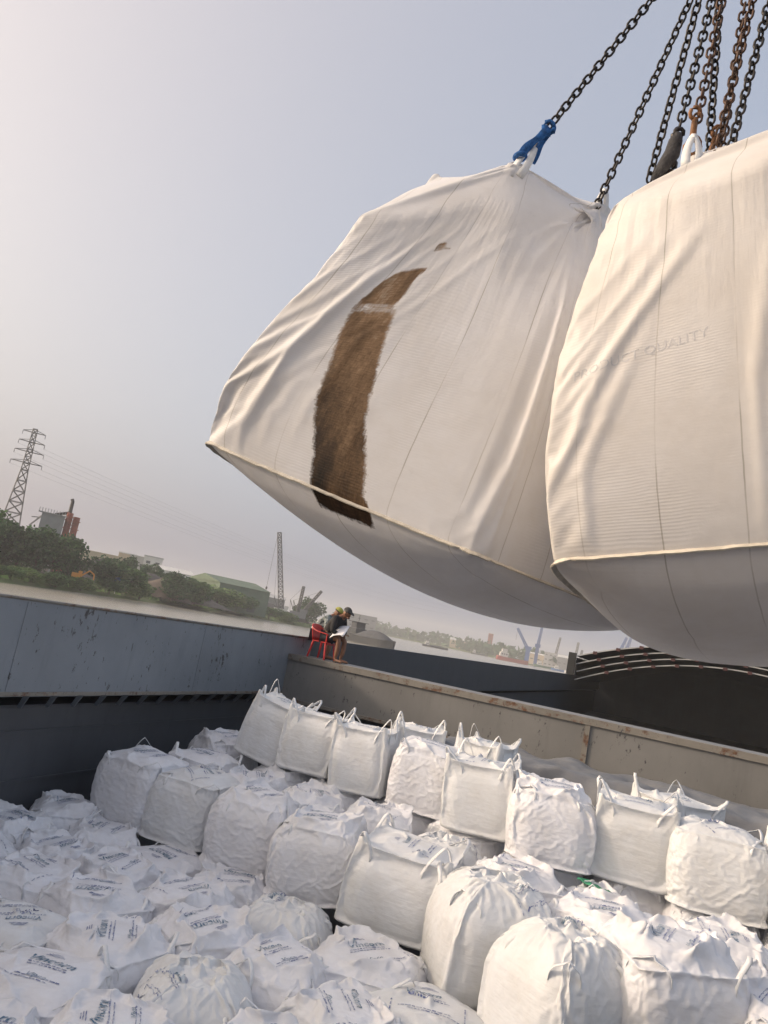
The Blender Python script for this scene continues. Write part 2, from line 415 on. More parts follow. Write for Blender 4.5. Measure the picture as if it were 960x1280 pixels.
LB = [P(250, 548, 3.05), P(595, 694, 2.62), P(822, 786, 3.35), P(560, 728, 3.5)]
LT = [P(440, 282, 3.0), P(728, 305, 2.92), P(772, 282, 3.55), P(536, 238, 3.55)]
APL, APR = P(655, 198, 3.10), P(750, 258, 3.35)
bag_l = hang_bag(LB, LT, .10, .17, .15, ((-1, -1, P(455, 264, 3.02), .6, .5), (-1, 1, P(545, 218, 3.5), .6, .9), (.05, -.55, APL, 1.15, 1.0), (1, -1, APR, .7, .9), (1, 1, APR, .7, .9)), 3)
RB = [P(680, 700, 2.35), P(1230, 655, 1.95), P(1230, 770, 2.85), P(800, 798, 3.2)]
RT_ = [P(722, 296, 2.5), P(1130, 150, 2.1), P(1130, 180, 2.9), P(862, 235, 3.05)]
APR2, APR3 = P(866, 186, 2.75), P(1010, 110, 2.8)
bag_r = hang_bag(RB, RT_, .095, .21, .09, ((-1, -1, APR2, .9, .30), (1, -1, APR3, .9, .6), (1, 1, APR3, .9, .9), (-1, 1, APR2, .9, .8)), 4)

for fr in range(1, 30): sc.frame_set(fr)
dg = bpy.context.evaluated_depsgraph_get()
for o, co in jobs:
    me = bpy.data.meshes.new_from_object(o.evaluated_get(dg)); me.name = o.name
    o.modifiers.clear(); o.data = me; o.vertex_groups.clear()
    for p in me.polygons: p.use_smooth = True
for o, co in jobs:
    cmesh = co.data; bpy.data.objects.remove(co); bpy.data.meshes.remove(cmesh)
sc.frame_set(1)

def subsurf(o, l=1):
    m = o.modifiers.new('smooth', 'SUBSURF'); m.levels = l; m.render_levels = l
# ---- printing: letters draped on the top of a bag
def text_mesh(s, size, shear=0.0, bold=.0):
    cu = bpy.data.curves.new('t', 'FONT'); cu.body = s; cu.size = size; cu.shear = shear; cu.offset = bold; cu.resolution_u = 2
    cu.align_x = 'CENTER'; cu.align_y = 'CENTER'
    o = bpy.data.objects.new('t', cu); C.objects.link(o)
    bpy.context.view_layer.update()
    me = bpy.data.meshes.new_from_object(o.evaluated_get(bpy.context.evaluated_depsgraph_get()))
    bpy.data.objects.remove(o); return me
def bm_text(bm, s, size, x, y, rot=0, shear=0, bold=0, mi=0):
    me = text_mesh(s, size, shear, bold); M = Matrix.Translation((x, y, 0)) @ Matrix.Rotation(rot, 4, 'Z')
    base = len(bm.verts); bm.from_mesh(me); bm.verts.ensure_lookup_table(); bm.faces.ensure_lookup_table()
    for v in bm.verts[base:]: v.co = M @ v.co
    for f in bm.faces:
        if f.verts[0].index >= base or f.verts[0].index == -1: pass
    bpy.data.meshes.remove(me)
def drape_print(body, seed, scale=1.0, cx=0, cy=0, rot=0.0):
    """rows of printing on the top panel: name in large italics, small rows shown as broken strokes"""
    rnd = random.Random(seed); out = []
    for layer in (0, 1):
        bm = bmesh.new()
        if layer == 0:
            bm_text(bm, 'Vincorn', .105 * rnd.uniform(.85, 1.35), rnd.uniform(-.08, .05), .10, rnd.uniform(-.12, .12), .35, .0025)
            if seed % 2 == 0: bm_text(bm, 'Vipco', .085 * rnd.uniform(.8, 1.3), rnd.uniform(-.05, .1), -.17, rnd.uniform(-.2, .2), .3, .0015)
        else:
            y = .02
            for row in range(4):
                x = -.27; yy = y - row * .036 - (.14 if row > 1 else 0)
                x += rnd.uniform(0, .15)
                while x < rnd.uniform(.12, .3):
                    L = rnd.uniform(.012, .05); h = rnd.choice((.008, .011, .014))
                    box(bm, x, x + L, yy, yy + h, -.0005, .0005); x += L + rnd.uniform(.006, .014)
            for sgn in (-1, 1):
                if rnd.random() < .4: continue
                for q in range(rnd.randint(3, 8)):
                    y0 = -.24 + q * .055; box(bm, sgn * .33, sgn * .33 + .012, y0, y0 + rnd.uniform(.02, .045), -.0005, .0005)
            for q in range(3): box(bm, -.05 - q * .018, .05 + q * .018, .235 - q * .02, .243 - q * .02, -.0005, .0005)
        bmesh.ops.triangulate(bm, faces=bm.faces)
        for _ in range(3):
            es = [e for e in bm.edges if e.calc_length() > .03]
            if es: bmesh.ops.subdivide_edges(bm, edges=es, cuts=1); bmesh.ops.triangulate(bm, faces=bm.faces)
        out.append(bm)
    bm_b = bmesh.new(); bm_b.from_mesh(body.data); bmesh.ops.subdivide_edges(bm_b, edges=bm_b.edges, cuts=1, use_grid_fill=True, smooth=0)
    tree = BVHTree.FromBMesh(bm_b); bm_b.free(); res = []
    M = Matrix.Translation((cx, cy, 0)) @ Matrix.Rotation(rot, 4, 'Z')
    for li, bm in enumerate(out):
        dead = []
        for v in bm.verts:
            p = M @ (v.co * scale); off = v.co.z * scale
            hit, nrm, _, _ = tree.ray_cast(Vector((p.x, p.y, 3)), Vector((0, 0, -1)))
            if hit is None or nrm.z < .25: dead.append(v); continue
            v.co = hit + nrm * (.0065 + off)
        bmesh.ops.delete(bm, geom=dead, context='VERTS')
        bad = [f for f in bm.faces if max(e.calc_length() for e in f.edges) > .07]
        bmesh.ops.delete(bm, geom=bad, context='FACES')
        res.append(obj('printed_lettering', bm, M_INK if li else M_INK2, body))
    return res
# ---- lifting loops
def make_loops(body, dims, seed, droop):
    rnd = random.Random(seed * 7 + 1); bw, bd, bh = dims
    tree = BVHTree.FromPolygons([v.co for v in body.data.vertices], [p.vertices[:] for p in body.data.polygons])
    out = []
    for ci, (sx, sy) in enumerate(((-1, -1), (1, -1), (1, 1), (-1, 1))):
        a0 = tree.find_nearest(Vector((sx * bw * .5, sy * bd * .26, bh * .90)))[0]
        b0 = tree.find_nearest(Vector((sx * bw * .26, sy * bd * .5, bh * .90)))[0]
        c0 = tree.find_nearest(Vector((sx * bw * .5, sy * bd * .5, bh + .1)))[0]
        hgt = rnd.uniform(.07, .18)
        if droop > .5 and rnd.random() < droop:
            top = c0 + Vector((sx * -rnd.uniform(.02, .22), sy * -rnd.uniform(.0, .22), rnd.uniform(.03, .07)))
            tipv = Vector((rnd.uniform(-.1, .1), rnd.uniform(-.1, .1), .02))
        else:
            top = c0 + Vector((rnd.uniform(-.08, .08), rnd.uniform(-.08, .08), hgt)); tipv = Vector((0, 0, .03))
        d = (b0 - a0).normalized()
        up_a = a0 + Vector((0, 0, .10)); up_b = b0 + Vector((0, 0, .10))
        p1 = bez(a0 + (a0 - c0) * .02 - Vector((0, 0, .05)), up_a, top - d * .05 + Vector((0, 0, -.05)), top - d * .02, 7)
        p2 = bez(top + d * .02, top + d * .05 + Vector((0, 0, -.05)), up_b, b0 - Vector((0, 0, .05)), 7)
        pts = p1[:-1] + [top + tipv * .4] + p2[1:]
        bm = bmesh.new(); wd = Vector((sx, sy, 0)).normalized()
        nrm = Vector((rnd.uniform(-.5, .5), rnd.uniform(-.5, .5), 0)) + wd
        pts = [p + wd * .012 for p in pts]
        side = d.cross(Vector((0, 0, 1))) if rnd.random() < .5 else nrm
        ribbon(bm, pts, .042, lambda i, s=side: s, .005)
        out.append(obj('lifting_loop', bm, M_LOOP, body, True))
    return out
protos = []
for vi, ((o, vid), V_) in enumerate(zip(bagobs, VAR)):
    o.location = (0, 0, 0); o.data.materials.append(M_BAG if vi % 2 == 0 else M_BAG2); subsurf(o)
    make_loops(o, V_[:3], vi, {'flat': .8, 'ears': .45, 'ruffle': .85, 'tied': .95}[V_[6]])
    if V_[6] != 'tied':
        drape_print(o, vi, 1.0 if V_[6] != 'ears' else .9, V_[5][0], V_[5][1], [0, 1.57, .3, 0, -.4, 3.0, .9, -.8][vi])
    else: drape_print(o, vi, .62, V_[5][0] + .2, V_[5][1] - .22, .5)
    protos.append(o)
used = set()
def bag(vi, x, y, zt, w, h, rz, label, tilt=(0, 0)):
    """zt: top height relative to the eye; w: width in m; h: height in m"""
    pr = protos[vi]
    if vi in used:
        o = pr.copy(); C.objects.link(o)
        for ch in pr.children:
            c = ch.copy(); C.objects.link(c); c.parent = o
    else:
        o = pr; used.add(vi)
    bw, bh = VAR[vi][0] * 1.05, VAR[vi][2] + .06
    o.name = 'bulk_bag'; o.location = (x, y, EYE + zt - h); o.scale = (w / bw, w / bw, h / bh)
    o.rotation_euler = (tilt[0], tilt[1], R(rz))
    return tag(o, label, 'bulk bag', 'filled white bulk bags stacked in the hold')
BAGS = [
 # back row, standing on the second tier, Y ~ 12
 (5, -6.22, 12.05, -1.42, .88, 1.02, 8, 'leaning bulk bag at the left end of the back row in the corner', (0, .20)),
 (1, -5.30, 11.95, -1.50, .93, .95, 95, 'second bulk bag from the left in the back row, two upright loops', (0, .10)),
 (5, -4.33, 11.85, -1.50, .88, .98, 184, 'third bulk bag from the left in the back row, narrow and upright', (0, .04)),
 (1, -3.85, 12.75, -1.42, .85, .98, 20, 'bulk bag half hidden behind the gap between the third and fourth back row bags', (0, 0)),
 (0, -3.32, 11.82, -1.50, .93, .98, 3, 'fourth bulk bag from the left in the back row, flat printed top', (0, .05)),
 (1, -2.30, 11.48, -1.52, 1.0, .96, 183, 'fifth bulk bag from the left in the back row, open eared top with upright loops', (0, .03)),
 (5, -2.62, 12.45, -1.36, .80, 1.05, 80, 'bulk bag behind the fifth back row bag with only its raised white loops showing', (0, 0)),
 (2, -1.27, 11.05, -1.55, 1.08, .94, 10, 'sixth bulk bag from the left in the back row, rounded crumpled top', (0, 0)),
 (1, -.25, 11.35, -1.52, 1.06, .98, 272, 'seventh bulk bag from the left in the back row, square with small corners', (0, .02)),
 (5, .22, 12.4, -1.5, .95, .98, 44, 'bulk bag peeking over the right shoulder of the seventh back row bag', (0, 0)),
 (7, .78, 11.10, -1.55, 1.10, .96, 92, 'eighth bulk bag from the left in the back row, wide flat printed top', (0, .02)),
 (1, 1.85, 11.0, -1.5, 1.08, 1.0, 10, 'bulk bag cut by the right edge of the photo in the back row', (0, 0)),
 # second tier front row
 (0, -7.12, 10.10, -2.42, 1.02, .98, 88, 'bulk bag at the left end of the middle row, against the dark hold wall', (0, 0)),
 (7, -6.18, 10.12, -2.47, 1.05, .93, 2, 'second bulk bag from the left in the middle row, straight seam down its front', (0, 0)),
 (4, -5.05, 9.98, -2.47, 1.08, .94, 100, 'third bulk bag from the left in the middle row, folded flap along its top edge', (0, 0)),
 (2, -3.92, 9.72, -2.45, 1.08, .95, 190, 'fourth bulk bag from the left in the middle row, leaning slightly right', (0, .07)),
 (1, -2.78, 9.60, -2.45, 1.20, .95, 5, 'fifth bulk bag from the left in the middle row, broad square front with sharp corners', (0, .03)),
 (3, -1.52, 9.00, -2.40, 1.22, 1.12, 30, 'large domed bulk bag in the centre of the pile with a tied gathered top', (0, 0)),
 (3, -.62, 8.05, -2.42, 1.10, 1.10, 140, 'round shouldered tied bulk bag at the bottom right, blue label at its neck', (0, 0)),
 (6, .28, 8.50, -2.28, 1.18, 1.25, 30, 'crumple topped bulk bag at the bottom right, sunlit, beside the tied one', (0, 0)),
 (6, 1.30, 8.5, -2.55, 1.05, 1.0, 200, 'bulk bag cut by the right edge at the very bottom right of the pile', (0, 0)),
 # second tier, rows behind
 (0, -6.75, 11.10, -2.40, .98, .95, 181, 'bulk bag top with blue print behind the two leftmost middle row bags', (0, 0)),
 (2, -7.05, 12.15, -2.25, .95, 1.0, 65, 'bulk bag in the dark corner left of the leaning back row bag', (0, 0)),
 (6, -5.72, 10.98, -2.50, 1.0, .95, 250, 'crumpled bulk bag top below the second back row bag', (0, 0)),
 (2, -4.68, 10.85, -2.48, 1.0, .95, 300, 'crumpled bulk bag top below the third back row bag', (0, 0)),
 (4, -3.62, 10.75, -2.42, 1.0, .95, 15, 'crumpled bulk bag top below the fourth back row bag', (0, 0)),
 (3, -2.55, 10.55, -2.52, 1.0, 1.0, 80, 'loosely tied bulk bag top below the fifth back row bag', (0, 0)),
 (6, -1.45, 10.02, -2.45, 1.05, .96, 120, 'bluish bulk bag directly behind the large domed bag', (0, 0)),
 (4, -.45, 10.35, -2.56, .95, .9, 210, 'low bulk bag beside the green rag below the sixth and seventh back row bags', (0, 0)),
 (6, -.38, 9.30, -2.42, 1.12, .97, 150, 'wide crumpled bulk bag with blue print in a hollow below the seventh back row bag', (0, 0)),
 (2, .78, 9.75, -2.45, 1.08, .97, 260, 'bulk bag with a ragged top below the eighth back row bag', (0, 0)),
 (7, 1.75, 9.7, -2.45, 1.0, .95, 2, 'bulk bag at the right edge in front of the cut back row bag', (0, 0)),
 # second tier, under the back row
 (2, -1.35, 11.15, -2.46, 1.02, .95, 200, 'shaded bulk bag top under the front of the sixth back row bag', (0, 0)),
 (4, -0.3, 11.35, -2.46, 1.02, .95, 30, 'shaded bulk bag top under the front of the seventh back row bag', (0, 0)),
 (4, 0.78, 11.05, -2.46, 1.02, .95, 100, 'shaded bulk bag top under the front of the eighth back row bag', (0, 0)),
 (6, 1.85, 11.00, -2.46, 1.02, .95, 10, 'shaded bulk bag top under the back row bag cut by the right edge', (0, 0)),
 (6, -2.45, 11.55, -2.46, 1.02, .95, 60, 'shaded bulk bag top under the front of the fifth back row bag', (0, 0)),
 (2, -3.5, 11.75, -2.46, 1.02, .95, 310, 'shaded bulk bag top under the front of the fourth back row bag', (0, 0)),
 (4, -4.6, 11.80, -2.46, 1.02, .95, 140, 'shaded bulk bag top under the front of the third back row bag', (0, 0)),
 (2, -5.7, 11.90, -2.46, 1.02, .95, 240, 'shaded bulk bag top under the front of the second back row bag', (0, 0)),
 # lowest tier
 (6, -7.78, 9.45, -3.22, .98, .9, 40, 'low bulk bag in the shade at the far left against the hold wall', (0, 0)),
 (4, -6.88, 9.22, -3.30, 1.0, .9, 130, 'low bulk bag at the foot of the leftmost middle row bag, one strap sticking up', (0, 0)),
 (2, -7.80, 8.46, -3.28, .98, .9, 350, 'low bulk bag at the left edge level with the first row of dark print', (0, 0)),
 (6, -6.85, 8.31, -3.34, 1.0, .9, 220, 'shaded bulk bag of the lowest tier, second from the hold wall', (0, 0)),
 (2, -5.88, 8.30, -3.28, 1.05, .9, 80, 'low bulk bag with a flat pale top in front of the second middle row bag', (0, 0)),
 (4, -6.46, 7.42, -3.30, 1.03, .9, 10, 'low bulk bag with slanting blue print near the left edge', (0, 0)),
 (0, -5.84, 9.22, -3.36, 1.05, .88, 170, 'low bulk bag squeezed under the foot of the second middle row bag', (0, 0)),
 (6, -5.48, 7.39, -3.26, 1.04, .92, 160, 'low bulk bag with a pointed fold rising at its back edge, left of centre', (0, 0)),
 (4, -4.87, 8.25, -3.26, 1.05, .92, 280, 'low bulk bag with long print rows in front of the third middle row bag', (0, 0)),
 (2, -4.75, 9.18, -3.34, 1.0, .9, 20, 'small low bulk bag under the gap between third and fourth middle row bags', (0, 0)),
 (7, -5.54, 6.35, -3.28, 1.0, .9, 275, 'low bulk bag at the left edge with its name printed square on a smooth top', (0, 0)),
 (6, -4.63, 6.67, -3.24, 1.03, .94, 75, 'low bulk bag with a hollow top showing a smooth printed panel', (0, 0)),
 (2, -4.20, 7.55, -3.24, 1.04, .94, 240, 'low bulk bag with a loose collar round bold black print, centre left', (0, 0)),
 (3, -3.72, 8.55, -3.24, 1.08, .98, 190, 'low tied bulk bag with a small round print below the fourth middle row bag', (0, 0)),
 (0, -4.57, 5.71, -3.26, 1.02, .92, 15, 'large low bulk bag at the bottom left with two rows of blue print', (0, 0)),
 (3, -3.50, 6.48, -3.20, 1.08, 1.0, 300, 'low bulk bag at the bottom with twisted neck fabric and no print in view', (0, 0)),
 (4, -3.22, 7.47, -3.26, 1.02, .92, 95, 'low bulk bag with a tall twisted collar just right of the bold print bag', (0, 0)),
 (6, -2.55, 8.30, -3.26, 1.18, .92, 5, 'wide low bulk bag under the foot of the fifth middle row bag', (0, 0)),
 (2, -3.60, 5.49, -3.24, 1.0, .92, 110, 'bulk bag at the bottom edge of the photo, left of the twisted neck one', (0, 0)),
 (4, -2.38, 7.05, -3.26, 1.0, .92, 330, 'low bulk bag with a crumpled pale top, bottom centre', (0, 0)),
 (7, -1.75, 7.72, -3.30, 1.08, .9, 60, 'dusty low bulk bag in front of the large domed bag', (0, 0)),
 (2, -4.30, 4.82, -3.3, .98, .9, 20, 'bulk bag at the bottom left corner of the photo', (0, 0)),
 (6, -.95, 7.15, -3.38, .95, .9, 45, 'small rounded bulk bag at the foot of the tied bottom right bag', (0, 0)),
 (6, -2.60, 6.08, -3.28, 1.0, .9, 180, 'bulk bag at the bottom edge of the photo, just left of centre', (0, 0)),
 (4, -7.45, 7.50, -3.34, 1.0, .9, 85, 'bulk bag cut by the left edge beside the slanting print one', (0, 0)),
 (3, -6.52, 6.45, -3.36, 1.0, .95, 85, 'bulk bag at the left edge one row below the slanting print one', (0, 0)),
]
for (vi, x, y, zt, w_, h_, rz, lab, tl) in BAGS: bag(vi, x, y, zt, w_, h_, rz, lab, tl)

# ------------------------------------------------------------------ hoisted bags: seams, stain, straps
def seam_ribbon(o, vid, n, which):
    """raised seam lip along bag edges: which(i,j,k) picks the path keys in order"""
    bm = bmesh.new(); vs = o.data.vertices; c = sum((v.co for v in vs), Vector()) / len(vs)
    for path in which:
        pts = []; nr = []
        for k in path:
            v = vs[vid[k]]; pts.append(v.co.copy()); nr.append(v.normal.copy())
        rr = random.Random(1); out = [q * .9 + Vector((0, 0, -.25)) for q in nr]
        pts2 = [p + out[i].normalized() * .004 for i, p in enumerate(pts)]
        ribbon(bm, pts2, [.016 + .006 * rr.random() for _ in pts2], lambda i, s=out: s[i], .005)
    return bm
n = hangs[0][2]
def ring_keys(n, k=0):
    return [(i, 0, k) for i in range(n + 1)] + [(n, j, k) for j in range(1, n + 1)] + [(n - i, n, k) for i in range(1, n + 1)] + [(0, n - j, k) for j in range(1, n + 1)]
for (o, vid, n), mt, lab in zip(hangs, (M_HANG, M_HANG2), (
        'white bulk bag hanging from chains with a long brown stain down its side',
        'white hanging bulk bag nearest the camera, cut by the right edge, faint grey print')):
    o.data.materials.append(mt); subsurf(o, 2); o.name = 'hoisted_bulk_bag'
    tag(o, lab, 'bulk bag', 'bulk bags hanging from the crane chains')
    obj('seam', seam_ribbon(o, vid, n, [ring_keys(n)]), M_SEAM, o)
# stain measured on the front panel in panel coordinates (u across, v up)
o = hangs[0][0]; me = o.data; uvl = me.uv_layers[0].data
def seg_mask(u, v):
    """signed distance-like mask of the spill: a column with a crease gap"""
    best = -1
    def col(v0, v1, c0, c1, w0, w1, e=.03):
        t = (v - v0) / (v1 - v0); c_ = c0 + (c1 - c0) * t; w_ = w0 + (w1 - w0) * t
        dx = (w_ - abs(u - c_)); dy = min(v - v0, v1 - v)
        return min(dx, dy) / e
    best = max(col(-.02, .62, .53 + .012 * math.sin(v * 17), .35, .092, .074, .05), col(.64, .745, .335, .37 + .01 * math.sin(v * 60), .068, .05), col(.80, .825, .43, .41, .035, .01))
    return max(0, min(1, .5 + best * .5))
st_ = me.attributes.new('stain', 'FLOAT', 'POINT'); dk = me.attributes.new('dark', 'FLOAT', 'POINT')
sv_ = [0.0] * len(me.vertices); dv_ = [0.0] * len(me.vertices)
for p in me.polygons:
    for li in p.loop_indices:
        u, v = uvl[li].uv; vi = me.loops[li].vertex_index
        if 0 <= u <= 1 and p.normal is not None and u <= 1.0001:
            m_ = seg_mask(u, v); sv_[vi] = max(sv_[vi], m_)
            dv_[vi] = max(0, 1 - v / .42) * (1.0 if u < .5 else .6) + max(0, .3 * (1 - abs(u - .38) / .06) * (v < .6))
        elif 4 <= u <= 5:       # spill runs over the edge on to the base
            uu = u - 4
            if v < .10: sv_[vi] = max(sv_[vi], max(0, min(1, .5 + min(.10 - abs(uu - .54),  .038 - v) / .03 * .5))); dv_[vi] = .9
st_.data.foreach_set('value', sv_); dk.data.foreach_set('value', dv_)
# faint printing on the near bag's front panel
def panel_print(o, vid, n, strings):
    bm = bmesh.new()
    for s, size, x, y, rot in strings: bm_text(bm, s, size, x, y, rot)
    bmesh.ops.triangulate(bm, faces=bm.faces)
    for _ in range(2):
        es = [e for e in bm.edges if e.calc_length() > .04]
        if es: bmesh.ops.subdivide_edges(bm, edges=es, cuts=1); bmesh.ops.triangulate(bm, faces=bm.faces)
    ev = o.evaluated_get(bpy.context.evaluated_depsgraph_get()); em_ = ev.to_mesh(); tr_ = BVHTree.FromPolygons([q.co.copy() for q in em_.vertices], [p.vertices[:] for p in em_.polygons]); ev.to_mesh_clear()
    vs = o.data.vertices
    for v in bm.verts:
        u, t = max(0, min(.999, v.co.x)) * n, max(0, min(.999, v.co.y)) * n; i, k = int(u), int(t); fu, ft = u - i, t - k
        q = lambda a, b: vs[vid[(a, 0, b)]]
        c_ = (q(i, k).co * (1 - fu) + q(i + 1, k).co * fu) * (1 - ft) + (q(i, k + 1).co * (1 - fu) + q(i + 1, k + 1).co * fu) * ft
        loc_, nr_, _, _ = tr_.find_nearest(c_)
        if nr_.dot(q(i, k).normal) < 0: nr_ = -nr_
        v.co = loc_ + nr_ * .0009
    return obj('faded_print', bm, M_FAINT, o)
panel_print(hangs[1][0], hangs[1][1], hangs[1][2], [('PRODUCT QUALITY', .040, .25, .545, .10)])
# short webbing ends where the skin is gathered to the chains
for o, ap, up_ in ((bag_l, APL, P(670, 178, 3.15)), (bag_l, APR, P(757, 236, 3.35)), (bag_r, APR2, P(868, 168, 2.78))):
    c0 = o.location; d = (Vector(up_) - ap)
    for sg in (-1, 1):
        bm = bmesh.new(); a = ap - c0 - d * .8 + CR * .02 * sg - CU * .02; b = Vector(up_) - c0
        ribbon(bm, bez(a, a.lerp(b, .4) + CR * .018 * sg, a.lerp(b, .8) + CR * .012 * sg, b, 7), [.034 - .002 * i for i in range(8)], CR + F * .5 * sg, .006)
        obj('lifting_strap', bm, M_LOOP, o, True)

# ------------------------------------------------------------------ chains, hooks and sling
def chain(p0, p1, label, mat, wire=.0075, pitch=.034, sag=.012, ph=0):
    p0, p1 = Vector(p0), Vector(p1); L = (p1 - p0).length; cnt = int(L / pitch); bm = bmesh.new()
    d = (p1 - p0).normalized(); a, b = frame_at(d); rnd = random.Random(int(L * 1e4))
    hw, hl = .0150, pitch / 2 + wire * .55
    tw = rnd.uniform(-.02, .02)
    for i in range(cnt + 1):
        t = i / cnt; c = p0 + d * (L * t) + Vector((0, 0, -1)) * sag * 4 * t * (1 - t)
        ang = ph + (i % 2) * math.pi / 2 + tw * i + rnd.uniform(-.12, .12)
        s = a * math.cos(ang) + b * math.sin(ang); nn = d.cross(s)
        path = []
        for q in range(14):
            an = 2 * math.pi * q / 14; cx, cy = math.cos(an), math.sin(an)
            ex = math.copysign(max(0, hl - hw), cx) if abs(cx) > 1e-3 else 0
            path.append(c + d * (cx * hw + ex) + s * (cy * hw))
        rings = []
        for q, pt in enumerate(path):
            tg = (path[(q + 1) % 14] - path[q - 1]).normalized(); e1 = nn; e2 = tg.cross(nn).normalized()
            rings.append([bm.verts.new(pt + (e1 * math.cos(2 * math.pi * k / 6) + e2 * math.sin(2 * math.pi * k / 6)) * wire / 1.55) for k in range(6)])
        for q in range(14):
            r0, r1 = rings[q], rings[(q + 1) % 14]
            for k in range(6): bm.faces.new((r0[k], r0[(k + 1) % 6], r1[(k + 1) % 6], r1[k]))
    return tag(obj('chain', bm, mat, None, True), label, 'chain', 'lifting chains above the hoisted bags')
TOP = P(1000, -285, 3.0)
def upto(x0, y0, x1, y1, depth0, dy=0):
    """chain foot at a measured spot; upper end on the lifting ring"""
    s = (-285 - y0) / (y1 - y0); return P(x0, y0, depth0), P(x0 + (x1 - x0) * s, -285, 3.0 + dy)
CH = [((687, 158), (812, 0), 3.16, M_CHAIN, 'leftmost lifting chain running down to the blue sling', 0),
      ((743, 264), (862, 0), 3.3, M_CHAIN, 'second lifting chain from the left, ending between the two hoisted bags', .1),
      ((812, 222), (873, 0), 3.15, M_CHAIN, 'third lifting chain from the left, ending left of the dark sleeved hook', -.1),
      ((845, 176), (889, 3), 2.95, M_CHAIN, 'fourth lifting chain, running to the hook in a dark sleeve', .05),
      ((870, 158), (902, 0), 2.85, M_CHAINR, 'fifth lifting chain, running to the rusty orange hook', .0),
      ((886, 190), (897, 40), 2.9, M_CHAIN, 'thin lifting chain overlapping the cluster right of the rusty hook', .15),
      ((893, 196), (941, 0), 2.8, M_CHAINR, 'brown lifting chain crossing the cluster and leaning right', -.05),
      ((901, 194), (932, 0), 2.9, M_CHAINR, 'reddish lifting chain at the right side of the cluster', .08),
      ((912, 190), (962, 0), 2.75, M_CHAIN, 'rightmost lifting chain, standing apart from the cluster', -.1)]
for (a, b, dd, mt, lab, dy) in CH:
    p0, p1 = upto(a[0], a[1], b[0], b[1], dd, dy)
    chain(p0, p1, lab, mt, ph=dy * 6)
bm = bmesh.new(); ringc = TOP + Vector((0, 0, .06))
tube(bm, [ringc + CR * (.24 * math.cos(q * math.pi / 12)) + Vector((0, 0, 1)) * (.10 * math.sin(q * math.pi / 12)) for q in range(25)], .022, 8)
tube(bm, [ringc + Vector((0, 0, .10)), ringc + Vector((0, 0, 6))], .014, 6)
tag(obj('lifting_ring', bm, M_CHAIN, None, True), 'steel lifting ring on a wire rope that gathers all the chains', 'ring')
# blue sling: two strands round the bag straps, meeting at the chain
sl = empty('webbing_sling', P(672, 178, 3.15)); base = sl.location.copy()
tag(sl, 'blue webbing sling tying the stained bag straps to the leftmost chain', 'sling')
for (x, y, k) in ((652, 192, -.012), (665, 203, .012)):
    bm = bmesh.new(); a, b = P(x, y, 3.12 + k), P(686, 160, 3.15 + k)
    ribbon(bm, [p - base for p in bez(a, a.lerp(b, .3) + CU * .015, a.lerp(b, .7) - CU * .01, b, 9)], [.030 + .006 * math.sin(i) for i in range(10)], CR + F * .3, .010)
    obj('strand', bm, M_BLUE, sl, True)
bm = bmesh.new()
tube(bm, [P(686, 160, 3.15) - base + (CR * math.cos(t) * .022 + CU * math.sin(t) * .028) for t in [q * .7 for q in range(10)]], .010, 7)
tube(bm, [P(650, 196, 3.12) - base + (CR * math.cos(t) * .02 + F * math.sin(t) * .03) for t in [q * .7 for q in range(10)]], .011, 7)
obj('knot', bm, M_BLUE, sl, True)
# hooks
def hook(px, py, d, mat, label, sleeve=None, s=1.0, lean=0.0):
    o = empty('lifting_hook', P(px, py, d)); tag(o, label, 'hook', 'hooks at the feet of the chains')
    bm = bmesh.new(); X, Y = CR, (CU + CR * lean).normalized()
    pts = [Y * .075 * s, Y * .03 * s, Y * .0]
    for q in range(11):
        an = R(80 - q * 27); pts.append((X * math.cos(an) * .028 + Y * (math.sin(an) * .034 - .035)) * s)
    tube(bm, pts, [.010 * s, .012 * s, .013 * s] + [(.014 - .0006 * q) * s for q in range(11)], 8); obj('hook_body', bm, mat, o, True)
    bm = bmesh.new(); tube(bm, [(X * (.02 * math.cos(q)) + Y * (.095 + .024 * math.sin(q))) * s for q in [k * .63 for k in range(11)]], .008 * s, 6); obj('eye', bm, mat, o, True)
    bm = bmesh.new(); tube(bm, [Y * .01 * s - X * .004, (X * -.03 - Y * .035) * s], .005 * s, 5); obj('latch', bm, M_CHAINR, o, True)
    if sleeve:
        bm = bmesh.new(); tube(bm, [Y * .10 * s, Y * .07 * s, Y * .02 * s + X * .004, Y * -.03 * s - X * .012, Y * -.085 * s - X * .03], [.014 * s, .026 * s, .030 * s, .026 * s, .013 * s], 9)
        m_ = obj('sleeve', bm, sleeve, o, True)
    return o
M_SLEEVE = plain('dark_cloth', (.05, .05, .055), .8, var=.4, scale=30, bump=.5)
M_ORANGE = plain('rusty_orange_steel', (.22, .10, .04), .6, metal=.2, var=.5, scale=25)
hook(837, 198, 2.9, M_CHAIN, 'lifting hook wrapped in a dark cloth sleeve with a red tip', M_SLEEVE, 1.0, .35)
hook(866, 172, 2.82, M_ORANGE, 'rusty orange lifting hook standing on the near bag', None, .95, .1)
hook(888, 192, 2.85, M_ORANGE, 'small brown lifting hook at the foot of the chain cluster', None, .9, .3)

# ------------------------------------------------------------------ barge
def Z(z): return EYE + z
BG = empty('cargo_barge', (0, 0, 0)); tag(BG, 'grey steel cargo barge with high hatch coamings whose open hold is full of white bags', 'barge')
XL, XR, YB0, YB1, YE = -8.0, 18.0, 15.7, 16.75, 66.0
